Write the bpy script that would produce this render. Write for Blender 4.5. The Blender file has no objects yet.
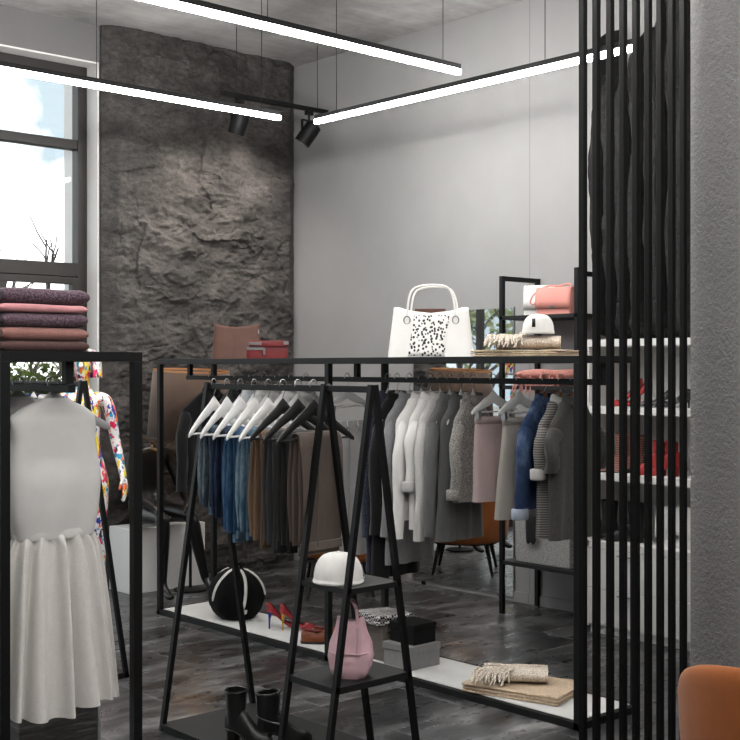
import bpy, bmesh, math, random
from math import sin, cos, pi, radians
from mathutils import Vector, Matrix, noise

scene = bpy.context.scene
COL = scene.collection
random.seed(7)

# ------------------------------------------------------------------ camera geometry
YAW = radians(42.35)
SF, CF = sin(YAW), cos(YAW)
FPX, HOR, CAMZ = 1209.0, 367.0, 1.6

def yat(px, X):
    """Y of the point on plane X that is seen in column px"""
    u = (px - 370) / FPX
    return X * (CF - SF * u) / (SF + CF * u)

def xat(px, Y):
    u = (px - 370) / FPX
    return Y * (SF + CF * u) / (CF - SF * u)

# ------------------------------------------------------------------ materials
def lin(c):
    return tuple(((v / 255) / 12.92 if v / 255 <= 0.04045 else ((v / 255 + 0.055) / 1.055) ** 2.4) for v in c)

class NT:
    def __init__(s, name):
        s.m = bpy.data.materials.new(name)
        s.m.use_nodes = True
        s.t = s.m.node_tree
        s.t.nodes.clear()
        s.out = s.n('ShaderNodeOutputMaterial')
        s.tc = s.n('ShaderNodeTexCoord')
    def n(s, kind, **kw):
        nd = s.t.nodes.new(kind)
        for k, v in kw.items():
            if k.startswith('_'):
                setattr(nd, k[1:], v)
            else:
                nd.inputs[k.replace('__', ' ')].default_value = v
        return nd
    def l(s, a, b):
        s.t.links.new(a, b)
    def map(s, scale=(1, 1, 1), loc=(0, 0, 0), rot=(0, 0, 0)):
        mp = s.n('ShaderNodeMapping')
        mp.inputs['Scale'].default_value = scale
        mp.inputs['Location'].default_value = loc
        mp.inputs['Rotation'].default_value = rot
        s.l(s.tc.outputs['Object'], mp.inputs['Vector'])
        return mp.outputs['Vector']
    def noise(s, vec, scale, detail=4, rough=.55):
        nd = s.n('ShaderNodeTexNoise')
        nd.inputs['Scale'].default_value = scale
        nd.inputs['Detail'].default_value = detail
        nd.inputs['Roughness'].default_value = rough
        s.l(vec, nd.inputs['Vector'])
        return nd.outputs['Fac']
    def ramp(s, fac, stops):
        r = s.n('ShaderNodeValToRGB')
        e = r.color_ramp.elements
        while len(e) < len(stops):
            e.new(.5)
        for i, (p, c) in enumerate(stops):
            e[i].position = p
            e[i].color = (*c, 1) if len(c) == 3 else c
        s.l(fac, r.inputs['Fac'])
        return r.outputs['Color']
    def mix(s, fac, a, b, blend='MIX'):
        nd = s.n('ShaderNodeMix')
        nd.data_type = 'RGBA'
        nd.blend_type = blend
        for sock, v in ((nd.inputs[0], fac), (nd.inputs[6], a), (nd.inputs[7], b)):
            if hasattr(v, 'is_output'):
                s.l(v, sock)
            else:
                sock.default_value = v if isinstance(v, (int, float)) else (*v, 1)
        return nd.outputs[2]
    def bsdf(s, color, rough=.6, metal=0., spec=.5, bump=None, bstr=.3, bdist=.01, sheen=0.):
        b = s.n('ShaderNodeBsdfPrincipled')
        if hasattr(color, 'is_output'):
            s.l(color, b.inputs['Base Color'])
        else:
            b.inputs['Base Color'].default_value = (*color, 1)
        if hasattr(rough, 'is_output'):
            s.l(rough, b.inputs['Roughness'])
        else:
            b.inputs['Roughness'].default_value = rough
        b.inputs['Metallic'].default_value = metal
        b.inputs['Specular IOR Level'].default_value = spec
        if sheen:
            b.inputs['Sheen Weight'].default_value = sheen
        if bump is not None:
            bp = s.n('ShaderNodeBump')
            bp.inputs['Strength'].default_value = bstr
            bp.inputs['Distance'].default_value = bdist
            s.l(bump, bp.inputs['Height'])
            s.l(bp.outputs['Normal'], b.inputs['Normal'])
        s.l(b.outputs['BSDF'], s.out.inputs['Surface'])
        return s.m

def plain(name, rgb, rough=.5, metal=0., spec=.5, var=.12, vs=6., bump=.0, bs=120.):
    t = NT(name)
    c = lin(rgb)
    v = t.map()
    f = t.noise(v, vs, 3)
    col = t.ramp(f, [(.3, tuple(x * (1 - var) for x in c)), (.7, tuple(min(1, x * (1 + var)) for x in c))])
    h = t.noise(v, bs, 2) if bump else None
    return t.bsdf(col, rough, metal, spec, h, bump)

def fabric(name, rgb, var=.2, vs=35., bump=.35, bs=260., rough=.85, mel=0., sheen=.15, stretch=(1, 1, .35)):
    """woven or knitted cloth; mel > 0 adds a flecked melange yarn"""
    t = NT(name)
    c = lin(rgb)
    v = t.map(stretch)
    col = t.ramp(t.noise(v, vs, 4), [(.3, tuple(x * (1 - var) for x in c)), (.7, tuple(min(1, x * (1 + var)) for x in c))])
    if mel:
        fl = t.ramp(t.noise(t.map(), 170, 1), [(.38, (1 - mel,) * 3), (.62, (1 + mel * .4,) * 3)])
        col = t.mix(1., col, fl, 'MULTIPLY')
    return t.bsdf(col, rough, 0, .2, t.noise(t.map(), bs, 2), bump, .004, sheen)

def knit(name, rgb, dark, scale=70., bump=.6):
    t = NT(name)
    w = t.n('ShaderNodeTexWave')
    w.wave_type = 'BANDS'
    w.bands_direction = 'Z'
    w.inputs['Scale'].default_value = scale
    w.inputs['Distortion'].default_value = 2.
    w.inputs['Detail Scale'].default_value = 4.
    t.l(t.map(), w.inputs['Vector'])
    col = t.ramp(w.outputs['Fac'], [(.2, lin(dark)), (.75, lin(rgb))])
    return t.bsdf(col, .9, 0, .2, w.outputs['Fac'], bump, .004, .2)

def denim(name, rgb, fade):
    t = NT(name)
    c, f = lin(rgb), lin(fade)
    a = t.noise(t.map((1, 1, .5)), 9, 5, .65)
    col = t.ramp(a, [(.35, tuple(x * .75 for x in c)), (.5, c), (.68, f)])
    tw = t.noise(t.map((1, 1, .12)), 320, 1)
    col = t.mix(.5, col, t.ramp(tw, [(.35, (.55,) * 3), (.65, (1.15,) * 3)]), 'MULTIPLY')
    return t.bsdf(col, .85, 0, .2, tw, .3, .003)

def emit(name, rgb, strength):
    t = NT(name)
    e = t.n('ShaderNodeEmission')
    e.inputs['Color'].default_value = (*lin(rgb), 1)
    e.inputs['Strength'].default_value = strength
    t.l(e.outputs[0], t.out.inputs['Surface'])
    return t.m

def plaster(name, rgb, coarse=.0, var=.06):
    t = NT(name)
    c = lin(rgb)
    v = t.map()
    col = t.ramp(t.noise(v, 2.2, 5, .6), [(.3, tuple(x * (1 - var) for x in c)), (.7, tuple(x * (1 + var) for x in c))])
    if coarse:
        h = t.mix(.45, t.noise(t.map((1, 1, 1.)), 16, 6, .7), t.noise(t.map((1.6, 1, .8), rot=(0, .5, 0)), 75, 3, .6))
        return t.bsdf(col, .9, 0, .2, h, coarse, .03)
    return t.bsdf(col, .85, 0, .25, t.noise(v, 140, 2), .06, .004)

def wall_right_mat():
    t = NT('grey_wall_paint')
    c = lin((148, 147, 147))
    v = t.map()
    col = t.ramp(t.noise(v, 1.6, 5, .6), [(.3, tuple(x * .94 for x in c)), (.7, tuple(x * 1.05 for x in c))])
    # vertical panel joints every 1.32 m
    sx = t.n('ShaderNodeSeparateXYZ'); t.l(v, sx.inputs[0])
    m1 = t.n('ShaderNodeMath'); m1.operation = 'ADD'; t.l(sx.outputs['Y'], m1.inputs[0]); m1.inputs[1].default_value = -5.31
    m2 = t.n('ShaderNodeMath'); m2.operation = 'PINGPONG'; t.l(m1.outputs[0], m2.inputs[0]); m2.inputs[1].default_value = 2.6
    m3 = t.n('ShaderNodeMath'); m3.operation = 'LESS_THAN'; t.l(m2.outputs[0], m3.inputs[0]); m3.inputs[1].default_value = .004
    col = t.mix(m3.outputs[0], col, tuple(x * .72 for x in c))
    return t.bsdf(col, .8, 0, .25, t.noise(v, 90, 2), .05, .004)

def concrete():
    t = NT('ceiling_concrete')
    v = t.map()
    a = t.noise(v, 1.1, 8, .65)
    col = t.ramp(a, [(.3, lin((128, 127, 126))), (.5, lin((168, 166, 165))), (.7, lin((198, 196, 194)))])
    st = t.noise(t.map((.6, 5, 1)), 1.6, 6, .7)
    col = t.mix(.5, col, t.ramp(st, [(.3, (.6,) * 3), (.7, (1.1,) * 3)]), 'MULTIPLY')
    return t.bsdf(col, .9, 0, .2, t.noise(v, 14, 6, .7), .35, .01)

def stone(name, lo, mid, hi, bstr=.9):
    t = NT(name)
    v = t.map()
    w = t.noise(t.map((1, 1, 1.4), rot=(0, .35, 0)), 3.2, 8, .68)
    col = t.ramp(w, [(.28, lin(lo)), (.5, lin(mid)), (.74, lin(hi))])
    vo = t.n('ShaderNodeTexVoronoi'); vo.feature = 'DISTANCE_TO_EDGE'; vo.inputs['Scale'].default_value = 4.2
    dn = t.n('ShaderNodeTexNoise'); dn.inputs['Scale'].default_value = 4; dn.inputs['Detail'].default_value = 6
    t.l(v, dn.inputs['Vector'])
    ad = t.n('ShaderNodeVectorMath'); ad.operation = 'ADD'; t.l(dn.outputs['Color'], ad.inputs[0]); t.l(v, ad.inputs[1])
    t.l(ad.outputs[0], vo.inputs['Vector'])
    cr = t.ramp(vo.outputs['Distance'], [(.0, (.25,) * 3), (.045, (1,) * 3)])
    col = t.mix(.22, col, cr, 'MULTIPLY')
    fine = t.noise(t.map((1, 1, 1.8)), 19, 9, .78)
    col = t.mix(.6, col, t.ramp(fine, [(.38, (.25,) * 3), (.58, (1.3,) * 3)]), 'MULTIPLY')
    h = t.mix(.12, t.mix(.65, w, fine), cr)
    return t.bsdf(col, .72, 0, .35, h, bstr, .035)

def floor_mat():
    t = NT('slate_tiles')
    v = t.map((1, 1, 1), loc=(.33, .13, 0))
    br = t.n('ShaderNodeTexBrick')
    br.offset = .5
    br.inputs['Scale'].default_value = 1.
    br.inputs['Brick Width'].default_value = 1.
    br.inputs['Row Height'].default_value = .5
    br.inputs['Mortar Size'].default_value = .003
    br.inputs['Mortar Smooth'].default_value = .1
    br.inputs['Color1'].default_value = (.5, .5, .5, 1)
    br.inputs['Color2'].default_value = (1.2, 1.2, 1.2, 1)
    br.inputs['Mortar'].default_value = (.75, .75, .75, 1)
    br.inputs['Bias'].default_value = 0.
    t.l(v, br.inputs['Vector'])
    # each tile gets its own slate grain
    off = t.n('ShaderNodeVectorMath'); off.operation = 'MULTIPLY_ADD'
    t.l(br.outputs['Color'], off.inputs[0]); off.inputs[1].default_value = (9, 9, 9)
    t.l(t.map((1.1, 2.6, 1), rot=(0, 0, .25)), off.inputs[2])
    a = t.noise(off.outputs[0], 2.2, 9, .68)
    col = t.ramp(a, [(.3, lin((16, 16, 17))), (.46, lin((42, 42, 43))), (.58, lin((84, 84, 85))), (.74, lin((142, 141, 140)))])
    rust = t.ramp(t.noise(t.map(loc=(3, 1, 0)), 1.7, 5, .6), [(.56, (0, 0, 0)), (.72, (1, 1, 1))])
    rf = t.n('ShaderNodeMath'); rf.operation = 'MULTIPLY'; t.l(rust, rf.inputs[0]); rf.inputs[1].default_value = .18
    col = t.mix(rf.outputs[0], col, lin((76, 56, 44)))
    col = t.mix(1., col, br.outputs['Color'], 'MULTIPLY')
    col = t.mix(br.outputs['Fac'], col, lin((118, 117, 116)))
    rg = t.ramp(t.noise(off.outputs[0], 5, 6, .6), [(.3, (.22,) * 3), (.7, (.42,) * 3)])
    hh = t.mix(br.outputs['Fac'], t.noise(off.outputs[0], 6, 6, .6), (0, 0, 0))
    return t.bsdf(col, rg, 0, .5, hh, .12, .01)

def splatter():
    t = NT('paint_splatter')
    col = t.ramp(t.noise(t.map(), 3, 1), [(.3, lin((226, 224, 222))), (.7, lin((240, 238, 236)))])
    for i, (c, th, sc, st) in enumerate((((240, 214, 40), .565, 15, (1, 1, .45)), ((20, 150, 190), .59, 19, (1, 1, .6)), ((225, 40, 90), .58, 22, (1, 1, .8)),
                                         ((40, 60, 150), .61, 23, (1, 1, .5)), ((240, 110, 40), .62, 21, (1, 1, .7)), ((30, 30, 40), .65, 28, (1, 1, .5)))):
        f = t.noise(t.map(st, loc=(i * 5.3, i * 2.1, i * 7.7), rot=(0, .5 * (-1) ** i, 0)), sc, 3, .6)
        col = t.mix(t.ramp(f, [(th - .012, (0, 0, 0)), (th, (1, 1, 1))]), col, lin(c))
    return t.bsdf(col, .35)

def dots():
    t = NT('dotted_leather')
    vo = t.n('ShaderNodeTexVoronoi'); vo.feature = 'F1'; vo.inputs['Scale'].default_value = 70
    t.l(t.map((1, .5, .8)), vo.inputs['Vector'])
    col = t.ramp(vo.outputs['Distance'], [(.38, lin((16, 16, 16))), (.43, lin((232, 231, 228)))])
    return t.bsdf(col, .5)

def houndstooth():
    t = NT('houndstooth_wool')
    ck = t.n('ShaderNodeTexChecker'); ck.inputs['Scale'].default_value = 78
    t.l(t.map(rot=(.0, .0, .5)), ck.inputs['Vector'])
    ck.inputs['Color1'].default_value = (*lin((200, 198, 195)), 1); ck.inputs['Color2'].default_value = (*lin((20, 20, 20)), 1)
    return t.bsdf(ck.outputs['Color'], .9, 0, .2, t.noise(t.map(), 200, 2), .4, .004)

def fade_stripes(name, a, b, scale, direction='Z'):
    t = NT(name)
    w = t.n('ShaderNodeTexWave'); w.bands_direction = direction; w.inputs['Scale'].default_value = scale; w.inputs['Distortion'].default_value = .4
    t.l(t.map(), w.inputs['Vector'])
    col = t.ramp(w.outputs['Fac'], [(.4, lin(a)), (.6, lin(b))])
    return t.bsdf(col, .8, 0, .2, w.outputs['Fac'], .3, .004)

def planks():
    t = NT('dark_planks')
    w = t.n('ShaderNodeTexWave'); w.bands_direction = 'Z'; w.inputs['Scale'].default_value = 5.; w.wave_profile = 'SAW'
    t.l(t.map(), w.inputs['Vector'])
    g = t.noise(t.map((1, 1, 9)), 7, 6, .65)
    col = t.ramp(g, [(.3, lin((22, 22, 22))), (.55, lin((52, 51, 50))), (.75, lin((96, 93, 90)))])
    col = t.mix(1., col, t.ramp(w.outputs['Fac'], [(.0, (.3,) * 3), (.12, (1,) * 3)]), 'MULTIPLY')
    return t.bsdf(col, .6, 0, .4, g, .4, .01)

def glass():
    t = NT('window_glass')
    tr = t.n('ShaderNodeBsdfTransparent'); tr.inputs['Color'].default_value = (.97, .985, .99, 1)
    gl = t.n('ShaderNodeBsdfGlossy'); gl.inputs['Roughness'].default_value = .02
    mx = t.n('ShaderNodeMixShader')
    mx.inputs[0].default_value = .05; t.l(tr.outputs[0], mx.inputs[1]); t.l(gl.outputs[0], mx.inputs[2])
    t.l(mx.outputs[0], t.out.inputs['Surface'])
    return t.m

def mirror_mat():
    t = NT('mirror_silver')
    return t.bsdf(t.ramp(t.noise(t.map(), 2), [(0, (.80, .81, .81)), (1, (.82, .83, .83))]), .015, 1.)

def leaves(name, a, b):
    t = NT(name)
    f = t.noise(t.map(), 4, 3)
    col = t.ramp(f, [(.35, lin(a)), (.65, lin(b))])
    d = t.n('ShaderNodeBsdfDiffuse'); t.l(col, d.inputs[0])
    tl = t.n('ShaderNodeBsdfTranslucent'); t.l(col, tl.inputs[0])
    mx = t.n('ShaderNodeMixShader'); mx.inputs[0].default_value = .35
    t.l(d.outputs[0], mx.inputs[1]); t.l(tl.outputs[0], mx.inputs[2]); t.l(mx.outputs[0], t.out.inputs['Surface'])
    return t.m

MT = dict(
    black=plain('black_metal', (13, 13, 14), .5, 0, .22, .1, 5),
    screen=plain('black_painted_wood', (10, 10, 10), .55, 0, .16, .12, 5),
    shelfblack=plain('black_board', (22, 22, 23), .55, 0, .3, .12, 8),
    white=plain('white_board', (205, 204, 202), .5, 0, .4, .03, 3),
    tray=plain('white_tray', (196, 196, 194), .6, 0, .4, .05, 9),
    steel=plain('hook_steel', (150, 150, 150), .3, 1., .5, .05),
    frame=plain('window_frame_paint', (34, 31, 29), .5, 0, .4, .08),
    led=emit('led_diffuser', (255, 253, 250), 28.),
    spotglow=emit('spot_lens', (255, 240, 220), 6.),
    wall=plaster('plaster_grey', (152, 152, 152)),
    reveal=plaster('plaster_white', (205, 204, 202)),
    rough=plaster('rough_plaster', (124, 123, 122), .7, .06),
    wallr=wall_right_mat(), ceil=concrete(), floor=floor_mat(),
    stone=stone('slate_cladding', (40, 38, 37), (68, 65, 63), (98, 94, 91)),
    slab=stone('dark_slate', (9, 9, 9), (20, 20, 20), (38, 37, 36)),
    splat=splatter(), dots=dots(), hound=houndstooth(), planks=planks(), glass=glass(), mirror=mirror_mat(),
    whang=plain('white_hanger', (205, 204, 202), .45, 0, .4, .03),
    ghang=plain('grey_hanger', (150, 150, 150), .5, 0, .4, .03),
    bhang=plain('black_hanger', (20, 20, 20), .5, 0, .35, .1),
    wood=plain('hanger_wood', (118, 70, 40), .45, 0, .4, .25, 30),
    darkwood=plain('dark_wood', (34, 28, 25), .45, 0, .4, .2, 18),
    orange=fabric('orange_upholstery', (142, 80, 36), .1, 20, .3, 300, .8),
    shade=fabric('brown_shade', (76, 61, 52), .06, 20, .15, 300, .9),
    brass=plain('shade_rim', (170, 120, 78), .4, .3),
    glossblack=plain('black_gloss', (10, 10, 10), .34, 0, .4, .1),
    whitelea=plain('white_leather', (228, 227, 224), .5, 0, .4, .03, 8, .1, 150),
    pinklea=plain('pink_leather', (212, 142, 132), .5, 0, .4, .05, 8, .1, 150),
    brownlea=plain('brown_leather', (80, 51, 41), .6, 0, .35, .1, 20, .15, 120),
    redlea=plain('red_leather', (108, 30, 33), .5, 0, .4, .1, 30, .2, 120),
    blacklea=plain('black_leather', (16, 16, 16), .38, 0, .5, .1, 20, .1, 90),
    mauve=plain('mauve_leather', (202, 166, 173), .55, 0, .35, .08, 10, .25, 40),
    tan=plain('tan_leather', (120, 62, 34), .5, 0, .4, .2, 25, .1, 90),
    snake=plain('red_scaled_leather', (136, 26, 34), .4, 0, .5, .4, 160, .3, 160),
    blue=plain('blue_heel', (30, 44, 130), .35, 0, .5, .05),
    gold=plain('gold_metal', (190, 150, 70), .3, 1.),
    redshoe=plain('red_suede', (140, 28, 26), .6, 0, .4, .1),
    whitestuff=fabric('white_canvas', (222, 220, 217), .05, 30, .25, 250),
    fuzzy=fabric('black_fleece', (4, 4, 4), .3, 90, .9, 130, .95, 0, .0),
    fuzzyw=fabric('white_fleece', (205, 203, 198), .1, 90, .6, 150),
    beige=fabric('beige_wool', (196, 174, 148), .12, 40, .6, 130, .9, .25),
    cream=fabric('cream_wool', (214, 202, 188), .12, 40, .8, 110, .9, .4),
    rose=fabric('rose_wool', (184, 126, 116), .15, 30, .7, 120, .9, .2),
    charcoalbox=plain('charcoal_box', (10, 10, 10), .8, 0, .2),
    greybox=fabric('grey_linen_box', (118, 117, 116), .08, 60, .25, 260),
    taupebox=fabric('taupe_linen_box', (96, 88, 82), .1, 60, .25, 260),
    blackcloth=fabric('black_cloth', (12, 12, 12), .2, 40, .4, 200),
    dress=plain('silver_cloth', (196, 194, 192), .55, 0, .3, .02, 30),
    skirtm=fabric('silver_satin', (202, 198, 194), .03, 60, .08, 400, .38, .04),
    heather=fabric('heather_mauve', (88, 70, 80), .15, 40, .9, 120, .95, .6),
    pinkknit=fabric('pink_knit', (184, 128, 132), .06, 40, .4, 200),
    dustyknit=fabric('dusty_brown_knit', (128, 90, 84), .08, 40, .5, 180),
    cocoa=fabric('cocoa_knit', (74, 52, 50), .1, 40, .5, 180),
    leafA=leaves('dark_leaves', (32, 44, 22), (92, 104, 56)), leafB=leaves('pale_leaves', (96, 110, 84), (168, 172, 130)),
    bark=plain('bark', (70, 62, 58), .9, 0, .2, .3, 12, .4, 30),
    soil=plain('gravel', (128, 126, 120), .95, 0, .2, .2, 20, .4, 40),
)

# ------------------------------------------------------------------ mesh helpers
class MB:
    def __init__(s):
        s.v, s.f = [], []
    def add(s, vs, fs):
        b = len(s.v)
        s.v += [Vector(p) for p in vs]
        s.f += [[b + i for i in f] for f in fs]
        return s
    def box(s, x0, x1, y0, y1, z0, z1):
        return s.add([(x0, y0, z0), (x1, y0, z0), (x1, y1, z0), (x0, y1, z0), (x0, y0, z1), (x1, y0, z1), (x1, y1, z1), (x0, y1, z1)],
                     [(0, 3, 2, 1), (4, 5, 6, 7), (0, 1, 5, 4), (1, 2, 6, 5), (2, 3, 7, 6), (3, 0, 4, 7)])
    def bar(s, p, q, w, h=None, up=(0, 0, 1)):
        p, q = Vector(p), Vector(q)
        h = h or w
        d = (q - p).normalized()
        u = Vector(up)
        if abs(d.dot(u)) > .97:
            u = Vector((0, 1, 0))
        a = d.cross(u).normalized() * w / 2
        b = a.cross(d).normalized() * h / 2
        vs = [p - a - b, p + a - b, p + a + b, p - a + b, q - a - b, q + a - b, q + a + b, q - a + b]
        return s.add(vs, [(0, 3, 2, 1), (4, 5, 6, 7), (0, 1, 5, 4), (1, 2, 6, 5), (2, 3, 7, 6), (3, 0, 4, 7)])
    def loft(s, rings, c0=True, c1=True, loop=False):
        n = len(rings[0])
        vs = [p for r in rings for p in r]
        fs = []
        m = len(rings)
        for k in range(m if loop else m - 1):
            for i in range(n):
                j = (i + 1) % n
                k2 = (k + 1) % m
                fs.append((k * n + i, k * n + j, k2 * n + j, k2 * n + i))
        if not loop:
            if c0:
                fs.append(tuple(range(n))[::-1])
            if c1:
                fs.append(tuple((m - 1) * n + i for i in range(n)))
        return s.add(vs, fs)
    def sheet(s, rows, thick=None):
        n = len(rows[0]); m = len(rows)
        return s.add([p for r in rows for p in r], [(k * n + i, k * n + i + 1, (k + 1) * n + i + 1, (k + 1) * n + i) for k in range(m - 1) for i in range(n - 1)])
    def tube(s, pts, r, n=8, loop=False):
        pts = [Vector(p) for p in pts]
        rr = r if isinstance(r, (list, tuple)) else [r] * len(pts)
        rings = []
        prev = None
        for i, p in enumerate(pts):
            if loop:
                d = pts[(i + 1) % len(pts)] - pts[i - 1]
            else:
                d = pts[min(i + 1, len(pts) - 1)] - pts[max(i - 1, 0)]
            d.normalize()
            if prev is None:
                a = d.cross(Vector((0, 0, 1)))
                if a.length < .05:
                    a = d.cross(Vector((0, 1, 0)))
            else:
                a = prev - d * prev.dot(d)
            a.normalize()
            prev = a
            b = d.cross(a)
            rings.append([p + (a * cos(2 * pi * k / n) + b * sin(2 * pi * k / n)) * rr[i] for k in range(n)])
        return s.loft(rings, loop=loop)
    def lathe(s, prof, n=28, c=(0, 0, 0), sx=1., sy=1.):
        return s.loft([[(c[0] + r * sx * cos(2 * pi * k / n), c[1] + r * sy * sin(2 * pi * k / n), c[2] + z) for k in range(n)] for r, z in prof])
    def jitter(s, amp, sc, seed=0., ax=(1, 1, 1)):
        o = Vector((seed, seed * 1.7, seed * .3))
        for p in s.v:
            nv = noise.noise_vector(p * sc + o)
            p.x += nv.x * amp * ax[0]; p.y += nv.y * amp * ax[1]; p.z += nv.z * amp * ax[2]
        return s
    def shift(s, d):
        d = Vector(d)
        for p in s.v:
            p += d
        return s
    def rot(s, rz, c=(0, 0, 0)):
        m = Matrix.Rotation(rz, 3, 'Z'); c = Vector(c)
        s.v = [m @ (p - c) + c for p in s.v]
        return s
    def rotx(s, a, axis='X', c=(0, 0, 0)):
        m = Matrix.Rotation(a, 3, axis); c = Vector(c)
        s.v = [m @ (p - c) + c for p in s.v]
        return s
    def build(s, name, mat, parent=None, smooth=35, bevel=0, seg=2, subsurf=0, solid=0, loc=None):
        me = bpy.data.meshes.new(name)
        me.from_pydata([tuple(p) for p in s.v], [], s.f)
        bm = bmesh.new(); bm.from_mesh(me)
        bmesh.ops.recalc_face_normals(bm, faces=bm.faces)
        bm.to_mesh(me); bm.free()
        me.materials.append(MT[mat] if isinstance(mat, str) else mat)
        if smooth:
            me.polygons.foreach_set('use_smooth', [True] * len(me.polygons))
            me.set_sharp_from_angle(angle=radians(smooth))
        o = bpy.data.objects.new(name, me)
        COL.objects.link(o)
        if parent:
            o.parent = parent
        if loc:
            o.location = loc
        if solid:
            md = o.modifiers.new('thickness', 'SOLIDIFY'); md.thickness = solid; md.offset = 0
        if bevel:
            md = o.modifiers.new('bevel', 'BEVEL'); md.width = bevel; md.segments = seg; md.limit_method = 'ANGLE'; md.angle_limit = radians(40)
        if subsurf:
            md = o.modifiers.new('subsurf', 'SUBSURF'); md.levels = subsurf; md.render_levels = subsurf
        return o

def tag(o, label, cat, group=None):
    o['label'] = label; o['category'] = cat
    if group:
        o['group'] = group
    return o

def thing(name, label, cat, loc=(0, 0, 0), rz=0., group=None):
    o = bpy.data.objects.new(name, None)
    COL.objects.link(o)
    o.empty_display_size = .1
    o.location = loc; o.rotation_euler = (0, 0, rz)
    return tag(o, label, cat, group)

def struct(name, mb, mat, parent=None, **kw):
    o = mb.build(name, mat, parent, **kw)
    if parent is None:
        o['kind'] = 'structure'
    return o

def copy_tree(o, parent=None):
    c = o.copy(); COL.objects.link(c)
    if parent:
        c.parent = parent
    for ch in [x for x in bpy.data.objects if x.parent == o]:
        copy_tree(ch, c)
    return c

def dup(o, loc, rz, label, group=None):
    c = copy_tree(o)
    c.location = loc; c.rotation_euler = (0, 0, rz); c['label'] = label
    if group:
        c['group'] = group
    return c

def srect(w, d, z, n=40, p=.5, cx=0., cy=0., zf=None):
    """superellipse ring"""
    r = []
    for i in range(n):
        a = 2 * pi * i / n
        ca, sa = cos(a), sin(a)
        x = cx + w * math.copysign(abs(ca) ** p, ca); y = cy + d * math.copysign(abs(sa) ** p, sa)
        r.append(Vector((x, y, z + (zf(x, y) if zf else 0))))
    return r

def curve(pts, k=6):
    """smooth path through the points"""
    P_ = [Vector(p) for p in pts]
    P_ = [P_[0] * 2 - P_[1]] + P_ + [P_[-1] * 2 - P_[-2]]
    out = []
    for a, b, c, d in zip(P_, P_[1:], P_[2:], P_[3:]):
        for i in range(k):
            t = i / k
            out.append(.5 * ((2 * b) + (c - a) * t + (2 * a - 5 * b + 4 * c - d) * t * t + (3 * b - a - 3 * c + d) * t ** 3))
    return out + [P_[-2]]

def lerp(a, b, t):
    return a + (b - a) * t

def sm(t):
    t = max(0., min(1., t))
    return t * t * (3 - 2 * t)

def interp(tab, t):
    if t <= tab[0][0]:
        return tab[0][1:]
    for a, b in zip(tab, tab[1:]):
        if t <= b[0]:
            k = (t - a[0]) / (b[0] - a[0])
            return tuple(lerp(p, q, k) for p, q in zip(a[1:], b[1:]))
    return tab[-1][1:]

# ------------------------------------------------------------------ the room
XR, YB, ZC = 6.30, 7.85, 4.09
XL, YF = -3.0, -3.0
WX0, WX1, WZ = -1.6, 4.48, 3.82

struct('floor', MB().box(XL, XR, YF, YB + .3, -.1, 0), 'floor', smooth=0)
struct('ceiling', MB().box(XL - .2, XR + .2, YF - .2, YB + .3, ZC, ZC + .15), 'ceil', smooth=0)
struct('wall_right', MB().box(XR, XR + .2, YF, YB + .3, 0, ZC), 'wallr', smooth=0)
struct('wall_left', MB().box(XL - .2, XL, YF, YB + .3, 0, ZC), 'wall', smooth=0)
struct('wall_front', MB().box(XL, XR, YF - .2, YF, 0, ZC), 'wall', smooth=0)
mb = MB().box(WX1, XR, YB, YB + .3, 0, ZC)
mb.box(XL, WX0, YB, YB + .3, 0, ZC).box(WX0, WX1, YB, YB + .3, WZ, ZC)
struct('wall_back', mb, plaster('plaster_backlit_grey', (104, 103, 103)), smooth=0)  # plaster darkened to stand in for the backlit shade over the window
# white linings of the window opening
mb = MB().box(WX1 - .012, WX1, YB + .001, YB + .3, 0, WZ).box(WX0, WX1 - .012, YB + .001, YB + .3, WZ - .012, WZ)
struct('trim_1', mb, 'reveal', smooth=0)
struct('baseboard_right', MB().box(XR - .012, XR, 2.8, YB - .12, 0, .07), 'wallr', smooth=0)

struct('trim_3', MB().box(WX1 - .012, WX1 + .2, YB + .3, YB + .5, -.25, WZ + .1), 'reveal', smooth=0)
# window: tall dark frame
win = bpy.data.objects.new('window_1', None); COL.objects.link(win); win['kind'] = 'structure'
win.location = (0, YB + .15, 0)
mb = MB()
x1 = WX1 - .012; z1 = WZ - .012
mb.box(x1 - .075, x1, 0, .09, 0, z1).box(WX0, WX0 + .09, 0, .09, 0, z1)
mb.box(WX0 + .09, x1 - .075, 0, .09, z1 - .09, z1).box(WX0 + .09, x1 - .075, 0, .09, 0, .08)
for xx in (.42, 2.45):
    mb.box(xx - .045, xx + .045, .002, .089, .08, z1 - .09)
mb.box(WX0 + .09, x1 - .075, .004, .085, 3.195, 3.265)
mb.box(WX0 + .09, x1 - .075, -.004, .088, 2.26, 2.36)
mb.build('window_frame', 'frame', win, 0, .004)
sb = MB()                                    # inner sash of the lower light
xa, xb, za, zb = 2.5, x1 - .075, .09, 2.255
for seg_ in ((xa, xa + .055, za, zb), (xb - .05, xb, za, zb)):
    sb.box(seg_[0], seg_[1], -.012, .05, seg_[2], seg_[3])
sb.box(xa + .055, xb - .05, -.012, .05, zb - .05, zb).box(xa + .055, xb - .05, -.012, .05, za, za + .06)
xm = xat(2, YB + .15)
sb.box(xm - .03, xm + .03, -.012, .05, za + .06, zb - .05)
sb.build('sash', 'frame', win, 0, .003)
for (a, b, c, d) in ((WX0 + .09, x1 - .075, 3.265, z1 - .09), (WX0 + .09, x1 - .075, 2.36, 3.195), (WX0 + .09, x1 - .075, .08, 2.26)):
    MB().box(a, b, .05, .056, c, d).build('pane', 'glass', win, 0)
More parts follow.
